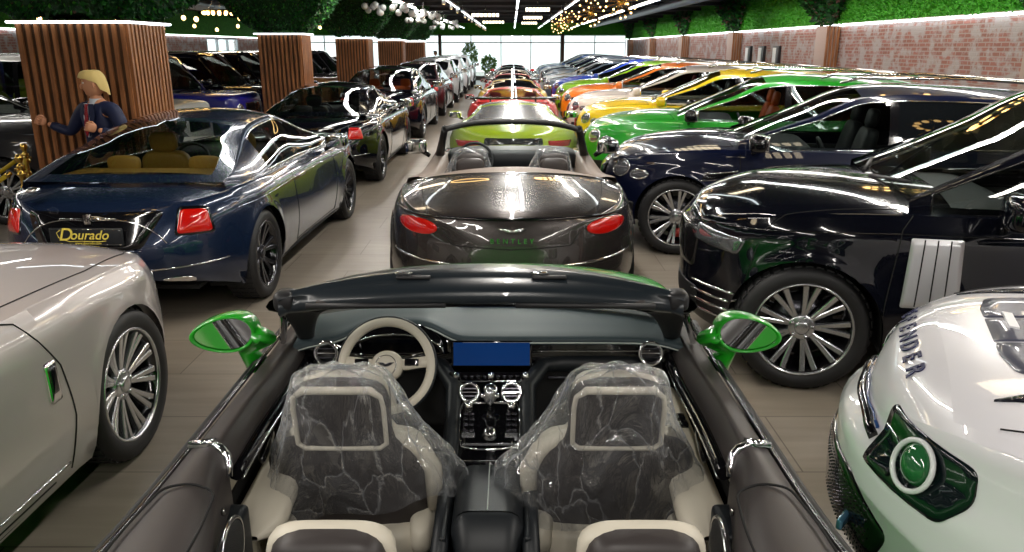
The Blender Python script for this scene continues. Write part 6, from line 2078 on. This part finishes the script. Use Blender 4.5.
person('person', (-4.10, 7.78, 0), R_(-20), 'person in a dark blue suit and red tie, fists raised, before the nearest column', suit_blue, mat('hair_blond', '#d9c07a', .6),
       ((-.37, -.03, 1.20), (.36, -.02, 1.16)), ((-.52, -.16, 1.30), (.22, -.24, 1.27)), headturn=R_(-46), scale=1.0)
person('person', (-4.6, 48.2, 0), R_(-60), 'person in dark clothes with one arm held out, far off by the last column', mat('suit_black', (.01, .01, .012), .7), mat('hair_dark', (.02, .015, .01), .6),
       ((-.34, -.1, 1.2), (.32, -.22, 1.40)), ((-.30, -.2, .98), (.45, -.46, 1.42)), tie=False)

# ------------------------------------------------------------------ gold posts and ropes
def post(x, y, lab):
    prof = [(.0, 0), (.16, 0), (.16, .012), (.15, .02), (.06, .035), (.03, .05), (.024, .07), (.024, .62), (.03, .63), (.042, .66), (.03, .69), (.024, .70), (.024, .78), (.034, .79), (.048, .80), (.048, .815), (.030, .83), (.026, .86), (.04, .88), (.04, .895),
            (.022, .905), (.020, .925), (.032, .945), (.040, .965), (.036, .99), (.02, 1.005), (0, 1.01)]
    r = MB().lathe(prof, 24).build('barrier_post', M['gold']); r.location = (x, y, 0)
    for a in (0, 1.57, 3.14, 4.71):
        MB().tube([(.03 * math.cos(a), .03 * math.sin(a), .85), (.06 * math.cos(a), .06 * math.sin(a), .86), (.066 * math.cos(a), .066 * math.sin(a), .835)], .006, 6).build('rope_hook', M['gold'], r)
    tag(r, lab, 'barrier post', 'gold barrier posts by the left column')
post(-4.92, 7.70, 'polished gold barrier post standing left of the nearest column')
post(-5.42, 8.6, 'gold barrier post half hidden behind the first one')
post(-6.05, 6.35, 'gold barrier post just outside the left edge')
rm = bump_noise(mat('rope_yellow', '#b59a1a', .7), 60, .5, .004)
def rope(a, b, sag, lab):
    a, b = Vector(a), Vector(b)
    pts = [a.lerp(b, t) + Vector((0, 0, -sag * math.sin(PI * t))) for t in np.linspace(0, 1, 19)]
    o = MB().tube(pts, .022, 10).build('barrier_rope', rm)
    MB().tube([pts[0], pts[0].lerp(pts[1], .6)], .026, 10).build('end_cap', M['gold'], o); MB().tube([pts[-1].lerp(pts[-2], .6), pts[-1]], .026, 10).build('end_cap', M['gold'], o)
    tag(o, lab, 'rope', 'yellow barrier ropes')
rope((-4.99, 7.64, .83), (-6.0, 6.41, .83), .30, 'yellow barrier rope sagging from the near gold post towards the left edge')
rope((-4.99, 7.78, .85), (-5.38, 8.52, .85), .10, 'short yellow barrier rope between the two gold posts')
rope((-5.5, 8.6, .84), (-6.6, 8.5, .84), .25, 'yellow barrier rope running left in front of the graphite off-roader')

# ------------------------------------------------------------------ potted plants by the end windows
for k, (x, y, h, lab) in enumerate(((-1.45, 49.6, 1.5, 'light green potted bush by the end windows'), (-2.6, 49.8, 2.3, 'tall potted plant by the left part of the end windows'))):
    r = MB().lathe([(0, 0), (.22, 0), (.30, .5), (.27, .5), (.25, .45), (0, .45)], 20).build('potted_plant', mat('pot_white', (.6, .6, .58), .5)); r.location = (x, y, 0)
    MB().tube([(0, 0, .4), (.03, 0, h * .7)], [.03, .015], 8).build('stem', mat('stem_brown', '#4a3620', .8), r)
    rs = np.random.RandomState(k); n = 500
    d = rs.normal(size=(n, 3)); d /= np.linalg.norm(d, axis=1)[:, None]
    pts = d * (rs.uniform(.3, 1, (n, 1)) ** .5) * np.array([.42, .42, h * .33]) + np.array([0, 0, h * .68])
    mb = MB(); blades(mb, pts, d, .16, k); lo = mb.build('foliage', mat('leaf_light', '#6f9a45', .6), r); lo['kind'] = 'stuff'
    tag(r, lab, 'potted plant')
